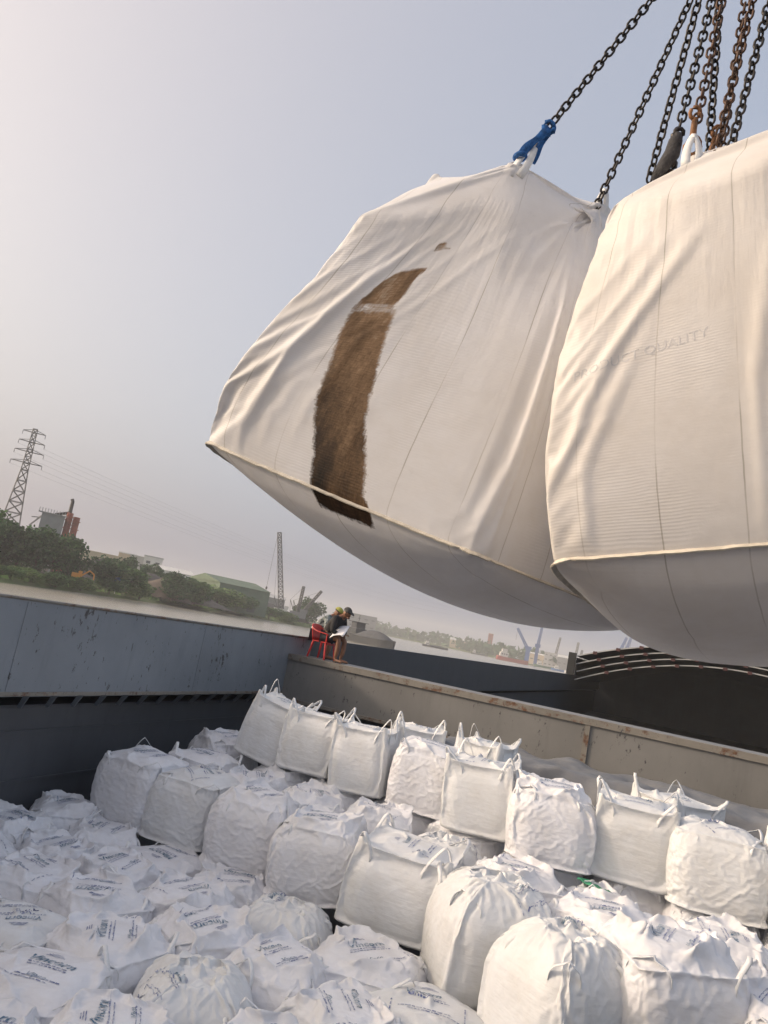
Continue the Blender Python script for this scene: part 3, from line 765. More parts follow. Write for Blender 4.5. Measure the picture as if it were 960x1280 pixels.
# long coaming, hold 1
def coaming(y0, y1, mat, name='hatch_coaming'):
    c_ = obj(name, BM((XL - .02, XL, y0, y1, Z(-1.72), Z(-.45)), (XL - .11, XL - .022, y0, y1, Z(-.53), Z(-.452)),
                    (XL - .20, XL - .022, y0, y1, Z(-1.745), Z(-1.724))), mat, BG)
    return c_
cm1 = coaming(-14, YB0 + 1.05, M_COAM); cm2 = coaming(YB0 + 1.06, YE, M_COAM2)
bm = bmesh.new(); tube(bm, [(XL + .004, -14, Z(-.46)), (XL + .004, YB1, Z(-.46))], .022, 8); obj('rim', bm, M_RUST, cm1, True)
bm = bmesh.new(); box(bm, XL, XL + .018, -14, YB0 - .01, Z(-1.74), Z(-1.69)); obj('flange', bm, M_RUST, cm1)
for y in (7.95, 12.2, 3.4):
    obj('weld_seam', BM((XL + .001, XL + .007, y, y + .03, Z(-1.68), Z(-.49))), M_COAM, cm1)
y = -2.0
while y < YB0 - .4:                       # sloping brackets under the coaming
    b = bmesh.new(); x0, x1 = XL - .01, XL - .42
    vv = [b.verts.new(p) for p in ((x0, y, Z(-1.75)), (x0, y + .012, Z(-1.75)), (x0 - .10, y + .012, Z(-1.75)), (x0 - .10, y, Z(-1.75)),
                                   (x1 + .08, y + .25, Z(-1.985)), (x1 + .08, y + .262, Z(-1.985)), (x1, y + .262, Z(-1.985)), (x1, y + .25, Z(-1.985)))]
    for f in ((0, 1, 2, 3), (7, 6, 5, 4), (0, 4, 5, 1), (1, 5, 6, 2), (2, 6, 7, 3), (3, 7, 4, 0)): b.faces.new([vv[i] for i in f])
    bmesh.ops.recalc_face_normals(b, faces=b.faces)
    obj('bracket', b, M_COAM, cm1); y += .52
# hold walls and floor
HZ = -4.32
hw = obj('hold_wall', BM((XL - .45, XL - .43, -14, YB0 + .3, Z(HZ), Z(-1.99)), (XL - .9, XL - .43, -14, YB0 + .3, Z(-1.988), Z(-1.96)),
                         (XL - .9, XR, YB0 + .302, YB0 + .32, Z(HZ), Z(-1.90)), (XR + .0, XR + .02, -14, YB0 + .3, Z(HZ), Z(-.45)),
                         (XL - .9, XR, -14.02, -14.002, Z(HZ), Z(-.45))), M_HOLD, BG)
bm = bmesh.new()
for zz in (-2.35, -3.05): box(bm, XL - .43, XL - .405, -14, YB0 + .29, Z(zz), Z(zz + .035))
obj('hold_rib', bm, M_HOLD, hw)
tag(obj('hold_floor', BM((XL - .9, XR, -14, YE + 30, Z(HZ) - .05, Z(HZ))), M_HOLD, BG), kind='structure')
# cross coaming
cb = obj('cross_coaming', BM((XL + .002, XR, YB0, YB0 + .02, Z(-1.84), Z(-.98)), (XL + .002, XR, YB0 - .0, YB1, Z(-.885), Z(-.862)),
                             (XL + .002, XR, YB1 - .02, YB1, Z(-2.4), Z(-.888)), (XL + .002, XR, YB0 + .03, YB1 - .03, Z(-1.88), Z(-1.86))), M_BEAM, BG)
obj('top_flange', BM((XL + .003, XR, YB0 - .045, YB0 + .0, Z(-.98), Z(-.858)), (XL + .003, XR, YB0 - .0, YB0 + .10, Z(-.8615), Z(-.852))), M_RUST, cb)
obj('bottom_flange', BM((XL + .003, XR, YB0 - .03, YB0 - .001, Z(-1.87), Z(-1.80))), M_RUST, cb)
for xx in (-1.46, 3.0, 8.0):
    obj('stiffener', BM((xx, xx + .10, YB0 - .035, YB0 - .001, Z(-1.79), Z(-.985))), M_RUST, cb)
# second hold
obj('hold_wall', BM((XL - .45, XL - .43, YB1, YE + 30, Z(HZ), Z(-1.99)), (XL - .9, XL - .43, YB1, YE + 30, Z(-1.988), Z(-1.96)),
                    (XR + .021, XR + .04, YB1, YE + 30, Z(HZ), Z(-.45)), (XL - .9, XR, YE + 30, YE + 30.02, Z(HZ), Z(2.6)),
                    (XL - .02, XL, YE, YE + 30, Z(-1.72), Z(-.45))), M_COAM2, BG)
# deck and hull outside the coaming
obj('side_deck', BM((XL - 2.4, XL - .21, -16, YE + 34, Z(-1.80), Z(-1.745)), (XR + .05, XR + 2.4, -16, YE + 34, Z(-1.80), Z(-1.745))), M_COAM, BG)
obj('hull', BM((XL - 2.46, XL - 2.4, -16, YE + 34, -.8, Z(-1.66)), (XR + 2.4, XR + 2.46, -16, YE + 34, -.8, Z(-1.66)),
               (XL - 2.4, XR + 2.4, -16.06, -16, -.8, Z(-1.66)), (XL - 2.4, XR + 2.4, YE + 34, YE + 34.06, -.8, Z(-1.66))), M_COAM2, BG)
# nested arched hatch covers
def arch(ap, k, x0, y0, y1, idx, label):
    def zz(x): return EYE + ap - k * (x - 5)**2
    o = empty('hatch_cover', (5, y0, EYE)); tag(o, label, 'hatch cover', 'arched hatch covers nested at the end of the second hold')
    xs = [x0 + (18 - x0) * i / 40 for i in range(41)]
    def strip(h0, h1, ya, yb):
        bm = bmesh.new(); rows = []
        for x in xs:
            rows.append([bm.verts.new((x - 5, q - y0, zz(x) - EYE + h)) for q, h in ((ya, h0), (yb, h0), (yb, h1), (ya, h1))])
        for a, b in zip(rows, rows[1:]):
            for i in range(4): bm.faces.new((a[i], b[i], b[(i + 1) % 4], a[(i + 1) % 4]))
        bm.faces.new(rows[0]); bm.faces.new(rows[-1][::-1]); bmesh.ops.recalc_face_normals(bm, faces=bm.faces); return bm
    obj('cover_sheet', strip(-.05, .0, y0 + .06, y1), M_COVER, o)
    obj('rim', strip(-.06, .035, y0, y0 + .058), M_RIM, o)
    for q in range(9):
        x = -6.2 + idx * .35 + q * 1.75
        if x > 12: break
        z = zz(x) - EYE; obj('clamp', BM((x - 5 - .16, x - 5 + .16, -.06, -.002, z - .17, z + .075)), M_REDP, o)
    return o
labs = ['outermost arched hatch cover on top of the nest', 'second arched hatch cover from the top of the nest', 'third arched hatch cover from the top of the nest', 'innermost arched hatch cover, lowest of the nest']
for i in range(4):
    t = i / 3; arch(3.75 + (2.35 - 3.75) * t, .0164 + (.0198 - .0164) * t, -7.6, YE + .25 * i, YE + 30, i, labs[i])
obj('cover_end_post', BM((XL - .25, XL + .35, YE - .1, YE + .3, Z(-.452), Z(1.35)), (XL + .36, XL + .5, YE + .3, YE + 30, Z(-.45), Z(1.0))), M_COVER, BG)

# grey tarpaulin over bags behind the back row
bm = bmesh.new(); rows = []
rnd = random.Random(5); NX, NY = 90, 26
from mathutils import noise as mn
for i in range(NX + 1):
    x = -3.6 + 8.2 * i / NX; row = []
    for j in range(NY + 1):
        y = 12.75 + 2.2 * j / NY; p = Vector((x, y, 0))
        lump = .04 * math.sin(x * 5.4 + .6) * math.sin(y * 4.2) + .10 * mn.noise(p * 1.7) + .06 * abs(mn.noise(p * 4.2)) + .03 * mn.noise(p * 13)
        edge = min(j / 6, 1, (NY - j) / 4) ; row.append(bm.verts.new((x, y + .05 * mn.noise(p * 3 + Vector((7, 0, 0))), EYE - 1.62 + lump - (1 - max(0, edge))**2 * .6)))
    rows.append(row)
for a, b in zip(rows, rows[1:]):
    for j in range(NY): bm.faces.new((a[j], b[j], b[j + 1], a[j + 1]))
M_TARP = fabric('grey_tarpaulin', (.17, .175, .185), 60, transl=0)
t_ = obj('tarpaulin', bm, M_TARP, None, True); subsurf(t_); s_ = t_.modifiers.new('thick', 'SOLIDIFY'); s_.thickness = .01
tag(t_, 'crumpled grey tarpaulin between the back row of bags and the cross coaming', 'tarpaulin')
# the small green rag between bags
bm = bmesh.new(); rows = []
for i in range(13):
    rows.append([bm.verts.new((-.80 + .035 * i, 10.45 - .02 * i + .20 * j / 6, EYE - 2.50 + .05 * mn.noise(Vector((i * .4, j * .5, 3))) - .02 * j * .2)) for j in range(7)])
for a, b in zip(rows, rows[1:]):
    for j in range(6): bm.faces.new((a[j], b[j], b[j + 1], a[j + 1]))
g_ = obj('rag', bm, plain('green_plastic', (.03, .22, .12), .6), None, True); s_ = g_.modifiers.new('thick', 'SOLIDIFY'); s_.thickness = .01
tag(g_, 'small green plastic rag caught between the bags below the back row', 'rag')

# ------------------------------------------------------------------ people
def skinned(verts, edges, radii, sub=2, root=0):
    me = bpy.data.meshes.new('person'); me.from_pydata([Vector(v) for v in verts], edges, []); o = bpy.data.objects.new('tmp', me); C.objects.link(o)
    o.modifiers.new('skin', 'SKIN'); sk = me.skin_vertices[0].data
    for i, r in enumerate(radii): sk[i].radius = (r, r) if not isinstance(r, tuple) else r
    for i in range(len(verts)): sk[i].use_root = (i == root)
    o.modifiers[0].use_smooth_shade = True
    s = o.modifiers.new('s', 'SUBSURF'); s.levels = s.render_levels = sub
    bpy.context.view_layer.update(); m = bpy.data.meshes.new_from_object(o.evaluated_get(bpy.context.evaluated_depsgraph_get()))
    bpy.data.objects.remove(o); return m
def ellipsoid(bm, c, r, rot=(0, 0, 0), seg=16, cut=None):
    M = Matrix.Translation(c) @ Euler(rot).to_matrix().to_4x4() @ Matrix.Diagonal((r[0], r[1], r[2], 1))
    ret = bmesh.ops.create_uvsphere(bm, u_segments=seg, v_segments=seg // 2 + 2, radius=1)
    if cut is not None: bmesh.ops.delete(bm, geom=[v for v in ret['verts'] if v.co.z < cut], context='VERTS'); vs = [v for v in ret['verts'] if v.is_valid]
    else: vs = ret['verts']
    for v in vs: v.co = M @ v.co
M_SKIN = plain('brown_skin', (.20, .095, .055), .55, var=.15, scale=9)
M_BLACK = plain('black_shirt', (.016, .016, .019), .8, var=.3, scale=12, bump=.4)
M_SHORT = plain('dark_shorts', (.022, .024, .032), .8, var=.3)
M_CAP = plain('charcoal_cap', (.045, .045, .046), .8)
M_HAIR = plain('black_hair', (.010, .009, .009), .5)
k = N('camouflage_shirt'); co = k.coord('Object'); k.l(k.ramp(k.noise(co, 14, 2), [(.40, (.06, .08, .09)), (.47, (.34, .38, .38)), (.56, (.12, .15, .16)), (.62, (.45, .47, .46))]), k.b.inputs['Base Color']); k.b.inputs['Roughness'].default_value = .8
M_CAMO = k.m
M_YCAP = plain('yellow_green_cap', (.30, .30, .07), .8)
M_SLIP = plain('black_rubber', (.02, .02, .02), .7)
def person(loc, rz, label, shirt, cap, lean=.34, seat=.45, hands=(.40, .64), sleeve=True, s=1.0):
    root = empty('person', loc, rz); tag(root, label, 'person', 'people sitting on the coaming'); root.scale = (s, s, s)
    ph = seat + .09; L = lean
    hip, waist, chest, neck = (0, 0, ph), (L * .28, 0, ph + .19), (L * .72, 0, ph + .38), (L * 1.05, 0, ph + .51)
    hd = Vector((L * 1.05 + .085, 0, ph + .585))
    V = [hip, waist, chest, neck, tuple(hd - Vector((.03, 0, .04)))]; E_ = [(0, 1), (1, 2), (2, 3), (3, 4)]
    Rr = [(.150, .125), (.145, .115), (.165, .115), .062, .058]
    for sg in (-1, 1):
        i = len(V); kx = .44
        V += [(.02, sg * .10, ph - .02), (.22, sg * .12, ph - .0), (kx, sg * .13, seat + .07), (kx + .01, sg * .125, seat * .52), (kx - .02, sg * .12, .09), (kx + .0, sg * .12, .045), (kx + .09, sg * .13, .035), (kx + .19, sg * .135, .028)]
        Rr += [.095, .088, .062, .058, .036, .038, .036, .028]
        E_ += [(0, i)] + [(i + q, i + q + 1) for q in range(7)]
        i = len(V); sh = (L * .80, sg * .185, ph + .42); el = (L * .80 + .03, sg * .26, ph + .13); ha = (hands[0], sg * .13, hands[1])
        mid = tuple((Vector(el) + Vector(ha)) / 2)
        V += [sh, el, mid, ha, (ha[0] + .05, sg * .11, ha[1] - .01)]
        Rr += [.062, .042, .036, .027, .032]; E_ += [(2, i), (i, i + 1), (i + 1, i + 2), (i + 2, i + 3), (i + 3, i + 4)]
    body = bmesh.new(); me = skinned(V, E_, Rr); body.from_mesh(me)
    ellipsoid(body, hd, (.098, .078, .118), (0, .5, 0), 18)
    ellipsoid(body, hd + Vector((.078, 0, -.055)), (.022, .018, .020), (0, .5, 0), 8)     # nose
    ellipsoid(body, hd + Vector((.045, 0, -.095)), (.042, .045, .032), (0, .3, 0), 10)    # chin and mouth
    for sg in (-1, 1):
        ellipsoid(body, hd + Vector((-.008, sg * .080, -.015)), (.024, .012, .033), (0, .5, 0), 8)   # ears
        for q in range(4):                                                                              # fingers
            a = Vector((hands[0] + .07, sg * (.085 + q * .018), hands[1] - .012)); tube(body, [a, a + Vector((.035, -sg * .004, .004)), a + Vector((.055 - abs(q - 1.5) * .006, -sg * .006, -.018))], [.009, .008, .006], 5)
        a = Vector((hands[0] + .035, sg * .075, hands[1] + .005)); tube(body, [a, a + Vector((.03, -sg * .02, .014)), a + Vector((.045, -sg * .035, .01))], [.010, .009, .007], 5)
    obj('body', body, M_SKIN, root, True)
    # shirt
    V2 = [hip, waist, chest, (L * .98, 0, ph + .47)]; R2 = [(.170, .150), (.170, .140), (.188, .140), (.085, .08)]; E2 = [(0, 1), (1, 2), (2, 3)]
    for sg in (-1, 1):
        i = len(V2); sh = (L * .80, sg * .19, ph + .42); el = (L * .80 + .03, sg * .265, ph + .13); ha = Vector((hands[0], sg * .13, hands[1]))
        V2 += [sh, el]; R2 += [.085, .062]; E2 += [(2, i), (i, i + 1)]
        if sleeve: V2 += [tuple(Vector(el).lerp(ha, .85))]; R2 += [.045]; E2 += [(i + 1, i + 2)]
    obj('shirt', skinned(V2, E2, R2), shirt, root, True)
    V3 = [(-.02, 0, ph - .02)]; R3 = [(.165, .14)]; E3 = []
    for sg in (-1, 1):
        i = len(V3); V3 += [(.10, sg * .11, ph - .02), (.34, sg * .13, ph - .01)]; R3 += [.112, .098]; E3 += [(0, i), (i, i + 1)]
    obj('shorts', skinned(V3, E3, R3), M_SHORT, root, True)
    bm = bmesh.new(); ellipsoid(bm, hd + Vector((-.018, 0, .012)), (.104, .084, .115), (0, .5, 0), 18, -.12); obj('hair', bm, M_HAIR, root, True)
    bm = bmesh.new(); ellipsoid(bm, hd + Vector((-.004, 0, .030)), (.115, .094, .115), (0, .55, 0), 18, .12)
    if cap:
        for q in range(1): ellipsoid(bm, hd + Vector((.125, 0, .012)), (.075, .072, .012), (0, .75, 0), 14)
        obj('cap', bm, cap, root, True)
    else: bm.free()
    for sg in (-1, 1):
        bm = bmesh.new(); ellipsoid(bm, Vector((.49, sg * .125, .014)), (.14, .052, .014), (0, 0, 0), 14); obj('sandal', bm, M_SLIP, root, True)
    return root
BT = EYE - .853
person((-7.42, 16.18, BT), R(-8), 'person in a black shirt and dark cap bent over papers on the red chair', M_BLACK, M_CAP, .34, .44)
person((-7.99, 16.62, BT), R(14), 'person in a grey patterned shirt and yellow green cap hunched behind the one in black', M_CAMO, M_YCAP, .42, .42, (.40, .60))
# papers on the lap
bm = bmesh.new(); pts = []
for i in range(7):
    pts.append([bm.verts.new((.36 * i / 6 - .18, .26 * j - .13, .035 * math.sin(i * .6) + .004 * j)) for j in range(2)])
for a, b in zip(pts, pts[1:]): bm.faces.new((a[0], b[0], b[1], a[1]))
pp = obj('papers', bm, plain('white_paper', (.80, .80, .84), .6, var=.04), None, True); s_ = pp.modifiers.new('thick', 'SOLIDIFY'); s_.thickness = .006
pp.location = (-7.04, 16.02, BT + .68); pp.rotation_euler = (R(38), R(-20), R(-8)); pp.scale = (1.05, 1.45, 1)
tag(pp, 'open white papers lying on the lap of the person in black', 'papers')
# red plastic armchair
ch = empty('plastic_chair', (-7.44, 16.18, BT), R(-8)); ch.scale = (.88, .88, .92); tag(ch, 'red plastic armchair standing on the cross coaming under the person in black', 'chair')
M_REDC = plain('red_plastic', (.50, .03, .03), .35, var=.12, scale=5)
bm = BM((-.22, .23, -.23, .23, .40, .425), (.18, .235, -.23, .23, .365, .4)); bmesh.ops.bevel(bm, geom=bm.edges[:], offset=.012, segments=2, affect='EDGES'); obj('seat', bm, M_REDC, ch)
for sx in (-1, 1):
    for sy in (-1, 1):
        bm = bmesh.new(); a = Vector((.19 * sx, .20 * sy, .41)); b = Vector((.26 * sx, .25 * sy, 0.0))
        ribbon(bm, [a, a.lerp(b, .5), b], [.075, .06, .045], (0, 1, 0), .028); obj('leg', bm, M_REDC, ch)
bm = bmesh.new(); rows = []
for i in range(9):
    y = -.22 + .44 * i / 8; bow = -.05 * (1 - (y / .22)**2)
    rows.append([bm.verts.new((-.20 - .10 * t + bow, y, .42 + .40 * t - .05 * (y / .22)**4 * t)) for t in (0, .33, .66, 1)])
for a, b in zip(rows, rows[1:]):
    for j in range(3):
        bm.faces.new((a[j], b[j], b[j + 1], a[j + 1]))
bk = obj('backrest', bm, M_REDC, ch, True); s_ = bk.modifiers.new('thick', 'SOLIDIFY'); s_.thickness = .02
for sy in (-1, 1):
    bm = bmesh.new(); ribbon(bm, bez((-.28, .23 * sy, .74), (-.20, .27 * sy, .64), (.1, .28 * sy, .64), (.23, .25 * sy, .62), 8), .05, (0, 1, 0), .02)
    ribbon(bm, [(.225, .25 * sy, .62), (.215, .24 * sy, .41)], .05, (0, 1, 0), .022); obj('armrest', bm, M_REDC, ch)

# ------------------------------------------------------------------ water, land
k = N('river_water'); co = k.coord('Object', (1, 1, 1))
k.b.inputs['Base Color'].default_value = (.34, .315, .26, 1); k.b.inputs['Roughness'].default_value = .22; k.b.inputs['Specular IOR Level'].default_value = .5
b1 = k.bump(k.noise(co, .35, 6, .6), .55, .30); b2 = k.bump(k.noise(k.coord('Object', (.03, .012, 1)), 1, 3), .3, 2.0, b1); k.l(b2, k.b.inputs['Normal'])
bm = bmesh.new(); bm.faces.new([bm.verts.new(p) for p in ((-6000, -3000, 0), (6000, -3000, 0), (6000, 9000, 0), (-6000, 9000, 0))])
tag(obj('water', bm, k.m), kind='structure')
k = N('grassy_bank'); co = k.coord('Object')
k.l(k.ramp(k.noise(co, .12, 6, .7), [(.35, (.055, .095, .025)), (.52, (.085, .13, .035)), (.68, (.12, .12, .06))]), k.b.inputs['Base Color'])
k.b.inputs['Roughness'].default_value = .95; k.l(k.bump(k.noise(co, 1.4, 6, .7), .9, .6), k.b.inputs['Normal']); M_BANK = k.m
shore = [far(-260, 110), far(-120, 150), far(0, 178), far(90, 212), far(187, 262), far(270, 330), far(340, 385), far(385, 400), far(404, 440), far(415, 620), far(430, 1100), far(470, 1350), far(560, 1250), far(640, 1050), far(700, 980), far(790, 1000), far(900, 1150), far(1100, 1300)]
sp = []
for a, b in zip(shore, shore[1:]):
    m_ = max(2, int((b - a).length / 12))
    for i in range(m_): sp.append(a.lerp(b, i / m_))
sp.append(shore[-1])
bm = bmesh.new(); rows = []
for i, p in enumerate(sp):
    t = (sp[min(i + 1, len(sp) - 1)] - sp[max(i - 1, 0)]).normalized(); nrm = Vector((-t.y, t.x, 0))
    if nrm.dot(p) < 0: nrm = -nrm
    nrm = (nrm + p.normalized() * 1.2).normalized(); row = []
    for dist, h in ((-1, -.4), (0, .15), (2, .9), (6, 1.7), (14, 2.2), (40, 2.5), (120, 2.7), (700, 3), (3000, 3)):
        q = p + nrm * dist + nrm * (1.5 * mn.noise(p * .06) if dist < 10 else 0); row.append(bm.verts.new((q.x, q.y, h + (.5 * mn.noise(q * .08) if 1 < dist < 200 else 0))))
    rows.append(row)
for a, b in zip(rows, rows[1:]):
    for j in range(8): bm.faces.new((a[j], b[j], b[j + 1], a[j + 1]))
bmesh.ops.recalc_face_normals(bm, faces=bm.faces)
tag(obj('river_bank', bm, M_BANK, None, True), kind='structure')

# foliage
def leafmat(name, c):
    k = N(name); oi = k.n('ShaderNodeObjectInfo'); at = k.n('ShaderNodeNewGeometry')
    c1 = k.ramp(at.outputs['Random Per Island'], [(0, tuple(x * .55 for x in c)), (.6, c), (1, tuple(x * 1.7 for x in c))])
    k.l(c1, k.b.inputs['Base Color']); k.b.inputs['Roughness'].default_value = .7
    tr = k.n('ShaderNodeBsdfTranslucent'); k.l(c1, tr.inputs[0]); mx = k.n('ShaderNodeMixShader'); mx.inputs[0].default_value = .3
    k.l(k.b.outputs[0], mx.inputs[1]); k.l(tr.outputs[0], mx.inputs[2]); k.l(mx.outputs[0], k.out.inputs[0]); return k.m
M_LEAF = [leafmat('dark_leaves', (.036, .090, .030)), leafmat('mid_leaves', (.058, .130, .036)), leafmat('pale_leaves', (.095, .17, .045))]
M_BARK = plain('bark', (.09, .07, .05), .9)
def crown_mesh(seed, w, h, n, leaf):
    rnd = random.Random(seed); bm = bmesh.new(); lobes = []
    for _ in range(11):
        a = rnd.uniform(0, 6.28); r = rnd.uniform(.05, .33) * w; lobes.append((Vector((r * math.cos(a), r * math.sin(a), rnd.uniform(.20, .80) * h)), rnd.uniform(.17, .30) * w))
    for _ in range(n):
        c, r = rnd.choice(lobes); d = Vector((rnd.gauss(0, 1), rnd.gauss(0, 1), rnd.gauss(0, 1))).normalized()
        p = c + d * r * rnd.uniform(.55, 1.08)**.8; p.z = max(.08 * h, p.z)
        a = Vector((rnd.gauss(0, 1), rnd.gauss(0, 1), rnd.gauss(0, 1))).normalized() * leaf * rnd.uniform(.5, 1.3)
        b = a.cross(Vector((rnd.gauss(0, 1), rnd.gauss(0, 1), rnd.gauss(0, 1)))).normalized() * leaf * rnd.uniform(.4, 1.0)
        bm.faces.new([bm.verts.new(p + q) for q in (-a, b, a, -b)])
    me = bpy.data.meshes.new('crown'); bm.to_mesh(me); bm.free(); return me
crowns = [crown_mesh(s, 1, 1, 2600, .042) for s in range(4)]
def trunk_mesh(seed):
    rnd = random.Random(seed); bm = bmesh.new(); tube(bm, [(0, 0, -.05), (.01, 0, .2), (0, .01, .45)], [.03, .022, .014], 7)
    for q in range(5):
        a = rnd.uniform(0, 6.28); z = rnd.uniform(.2, .4); tube(bm, [(0, 0, z), (.12 * math.cos(a), .12 * math.sin(a), z + .15), (.2 * math.cos(a), .2 * math.sin(a), z + .32)], [.014, .009, .004], 5)
    me = bpy.data.meshes.new('trunk'); bm.to_mesh(me); bm.free(); return me
trunks = [trunk_mesh(9)]
for m_ in trunks: m_.materials.append(M_BARK)
cmesh = {}
def tree(px, dist, wd, ht, kind, label, name='broadleaf_tree', z0=2.2, ci=0, rz=0):
    o = empty(name, far(px, dist, z0), rz); o.scale = (wd, wd, ht); tag(o, label, 'tree' if 'bush' not in name else 'bush', 'trees on the river bank' if 'bush' not in name else 'bushes on the river bank')
    key = (ci, kind)
    if key not in cmesh: m_ = crowns[ci].copy(); m_.materials.append(M_LEAF[kind]); cmesh[key] = m_
    c = bpy.data.objects.new('crown' if 'bush' not in name else 'foliage', cmesh[key]); C.objects.link(c); c.parent = o
    t = bpy.data.objects.new('trunk' if 'bush' not in name else 'stem', trunks[0]); C.objects.link(t); t.parent = o
TREES = [(-45, 215, 17, 15, 1, 'tall tree at the far left edge below the lattice pylon', 0), (-8, 225, 17, 13.5, 0, 'dense dark tree at the left edge in front of the pylon foot', 1),
 (22, 225, 15, 13.5, 1, 'broad green tree just right of the pylon foot', 2), (44, 222, 15, 13, 0, 'dark round tree left of the rust red silo', 3), (66, 225, 14, 12, 1, 'green tree directly below the rust red silo', 0),
 (86, 228, 10, 13, 0, 'dark tree standing just right of the rust red silo', 1), (128, 232, 14, 9.6, 0, 'low dark tree between the orange excavator and the blue sign', 2),
 (157, 300, 10, 12.5, 0, 'small dark tree in front of the grey block', 3), (191, 310, 13, 12, 0, 'dark tree on the coal heap slope left of the white shed', 1), (204, 312, 7, 10, 0, 'narrow tree close left of the white shed', 2),
 (160, 246, 15, 7.5, 1, 'low green tree at the waterside right of the blue sign', 0), (217, 275, 14, 9.5, 0, 'dark tree at the waterside below the white shed', 3),
 (243, 292, 17, 9, 1, 'green tree on the shore below the left end of the green warehouse', 1), (272, 318, 20, 9, 2, 'pale green tree in front of the green warehouse', 2),
 (296, 338, 16, 7, 1, 'green tree at the right end of the green warehouse', 0), (385, 430, 17, 13.5, 0, 'rounded grey green tree right of the tall lattice crane', 3), (372, 436, 10, 9, 0, 'small tree beside the two slanting crane booms', 1)]
for px, d, wd, ht, kd, lab, ci in TREES: tree(px, d, wd, ht, kd, lab, ci=ci, rz=px)
BUSH = [(8, 188, 8, 2.2, 'left edge'), (40, 196, 10, 2.5, 'foot of the dark round tree'), (75, 205, 9, 2.8, 'water below the rust red silo'), (105, 214, 10, 2.6, 'water below the orange excavator'), (140, 230, 9, 3.2, 'foot of the blue sign'),
        (178, 252, 12, 4.5, 'shore below the coal heap'), (232, 284, 10, 4.2, 'shore left of the green warehouse'), (318, 350, 14, 5, 'shore between warehouse and tall crane'), (338, 376, 14, 4.5, 'shore left of the tall crane'), (362, 395, 12, 4, 'foot of the slanting booms')]
for i, (px, d, wd, ht, w_) in enumerate(BUSH): tree(px, d, wd, ht * 1.3, 2 if i % 2 else 1, 'waterside bush at the ' + w_, 'bush', .8, i % 4, px)
# reeds and grass along the shore
bm = bmesh.new(); rnd = random.Random(3)
for i, p in enumerate(sp[:70]):
    t = (sp[i + 1] - p); nrm = Vector((-t.y, t.x, 0)).normalized(); nrm = nrm if nrm.dot(p) > 0 else -nrm
    for _ in range(90):
        q = p + t * rnd.random() + nrm * rnd.uniform(0, 22) + Vector((0, 0, .9)); h = rnd.uniform(.3, 1.3); a = Vector((rnd.gauss(0, .5), rnd.gauss(0, .5), 0))
        bm.faces.new([bm.verts.new(q + v) for v in (-a, a, a * .6 + Vector((0, 0, h)), -a * .5 + Vector((0, 0, h * .8)))])
tag(obj('grass', bm, M_LEAF[2]), 'tall grass along the near river bank', 'grass', kind='stuff')

# far wood along the horizon
bm = bmesh.new()
for i, p in enumerate(sp):
    if p.length < 900: continue
    for _ in range(60):
        q = p + p.normalized() * rnd.uniform(8, 160) + Vector((rnd.uniform(-8, 8), rnd.uniform(-8, 8), 0)); hh = 15 + 7 * mn.noise(Vector((i * .3, 0, 0))) + rnd.uniform(-4, 4)
        q.z = 2.5 + hh * rnd.random(); a = Vector((rnd.gauss(0, 1), rnd.gauss(0, 1), rnd.gauss(0, .6))) * 2.6; b = Vector((rnd.gauss(0, 1), rnd.gauss(0, 1), rnd.gauss(0, 1.0))) * 2.6
        bm.faces.new([bm.verts.new(q + v) for v in (-a, b, a, -b)])
tag(obj('far_wood', bm, M_LEAF[0]), 'hazy tree line along the far shore', 'wood', kind='stuff')

# coal heaps
M_COAL = plain('coal', (.045, .045, .048), .95, var=.5, scale=.5, bump=.8)
M_EARTH = plain('brown_earth', (.14, .11, .085), .95, var=.35, scale=.3, bump=.8)
def heap(px, dist, rx, ry, h, mat, label, seed):
    bm = bmesh.new(); rows = []
    for i in range(25):
        row = []
        for j in range(17):
            u, v = i / 12 - 1, j / 8 - 1; r = min(1, math.hypot(u, v)); z = h * max(0, 1 - r)**.85 * (1 + .25 * mn.noise(Vector((u * 2, v * 2, seed)))) + .5 * mn.noise(Vector((u * 6, v * 6, seed)))
            row.append(bm.verts.new((u * rx, v * ry, z)))
        rows.append(row)
    for a, b in zip(rows, rows[1:]):
        for j in range(16): bm.faces.new((a[j], b[j], b[j + 1], a[j + 1]))
    bmesh.ops.recalc_face_normals(bm, faces=bm.faces)
    p = far(px, dist, 2.0); o = obj('spoil_heap', bm, mat, None, True); o.location = p; o.rotation_euler = (0, 0, math.atan2(p.y, p.x) - math.pi / 2); tag(o, label, 'heap', 'heaps behind the near bank')
heap(135, 300, 26, 14, 10.5, M_COAL, 'dark coal heap behind the orange excavator', 1)
heap(190, 305, 30, 14, 8, M_COAL, 'long grey heap sloping down below the white shed', 2)
heap(200, 282, 12, 7, 7, M_EARTH, 'brown earth heap at the waterside below the white shed', 3)
heap(335, 440, 26, 12, 7, M_COAL, 'low grey heap left of the tall lattice crane', 4)

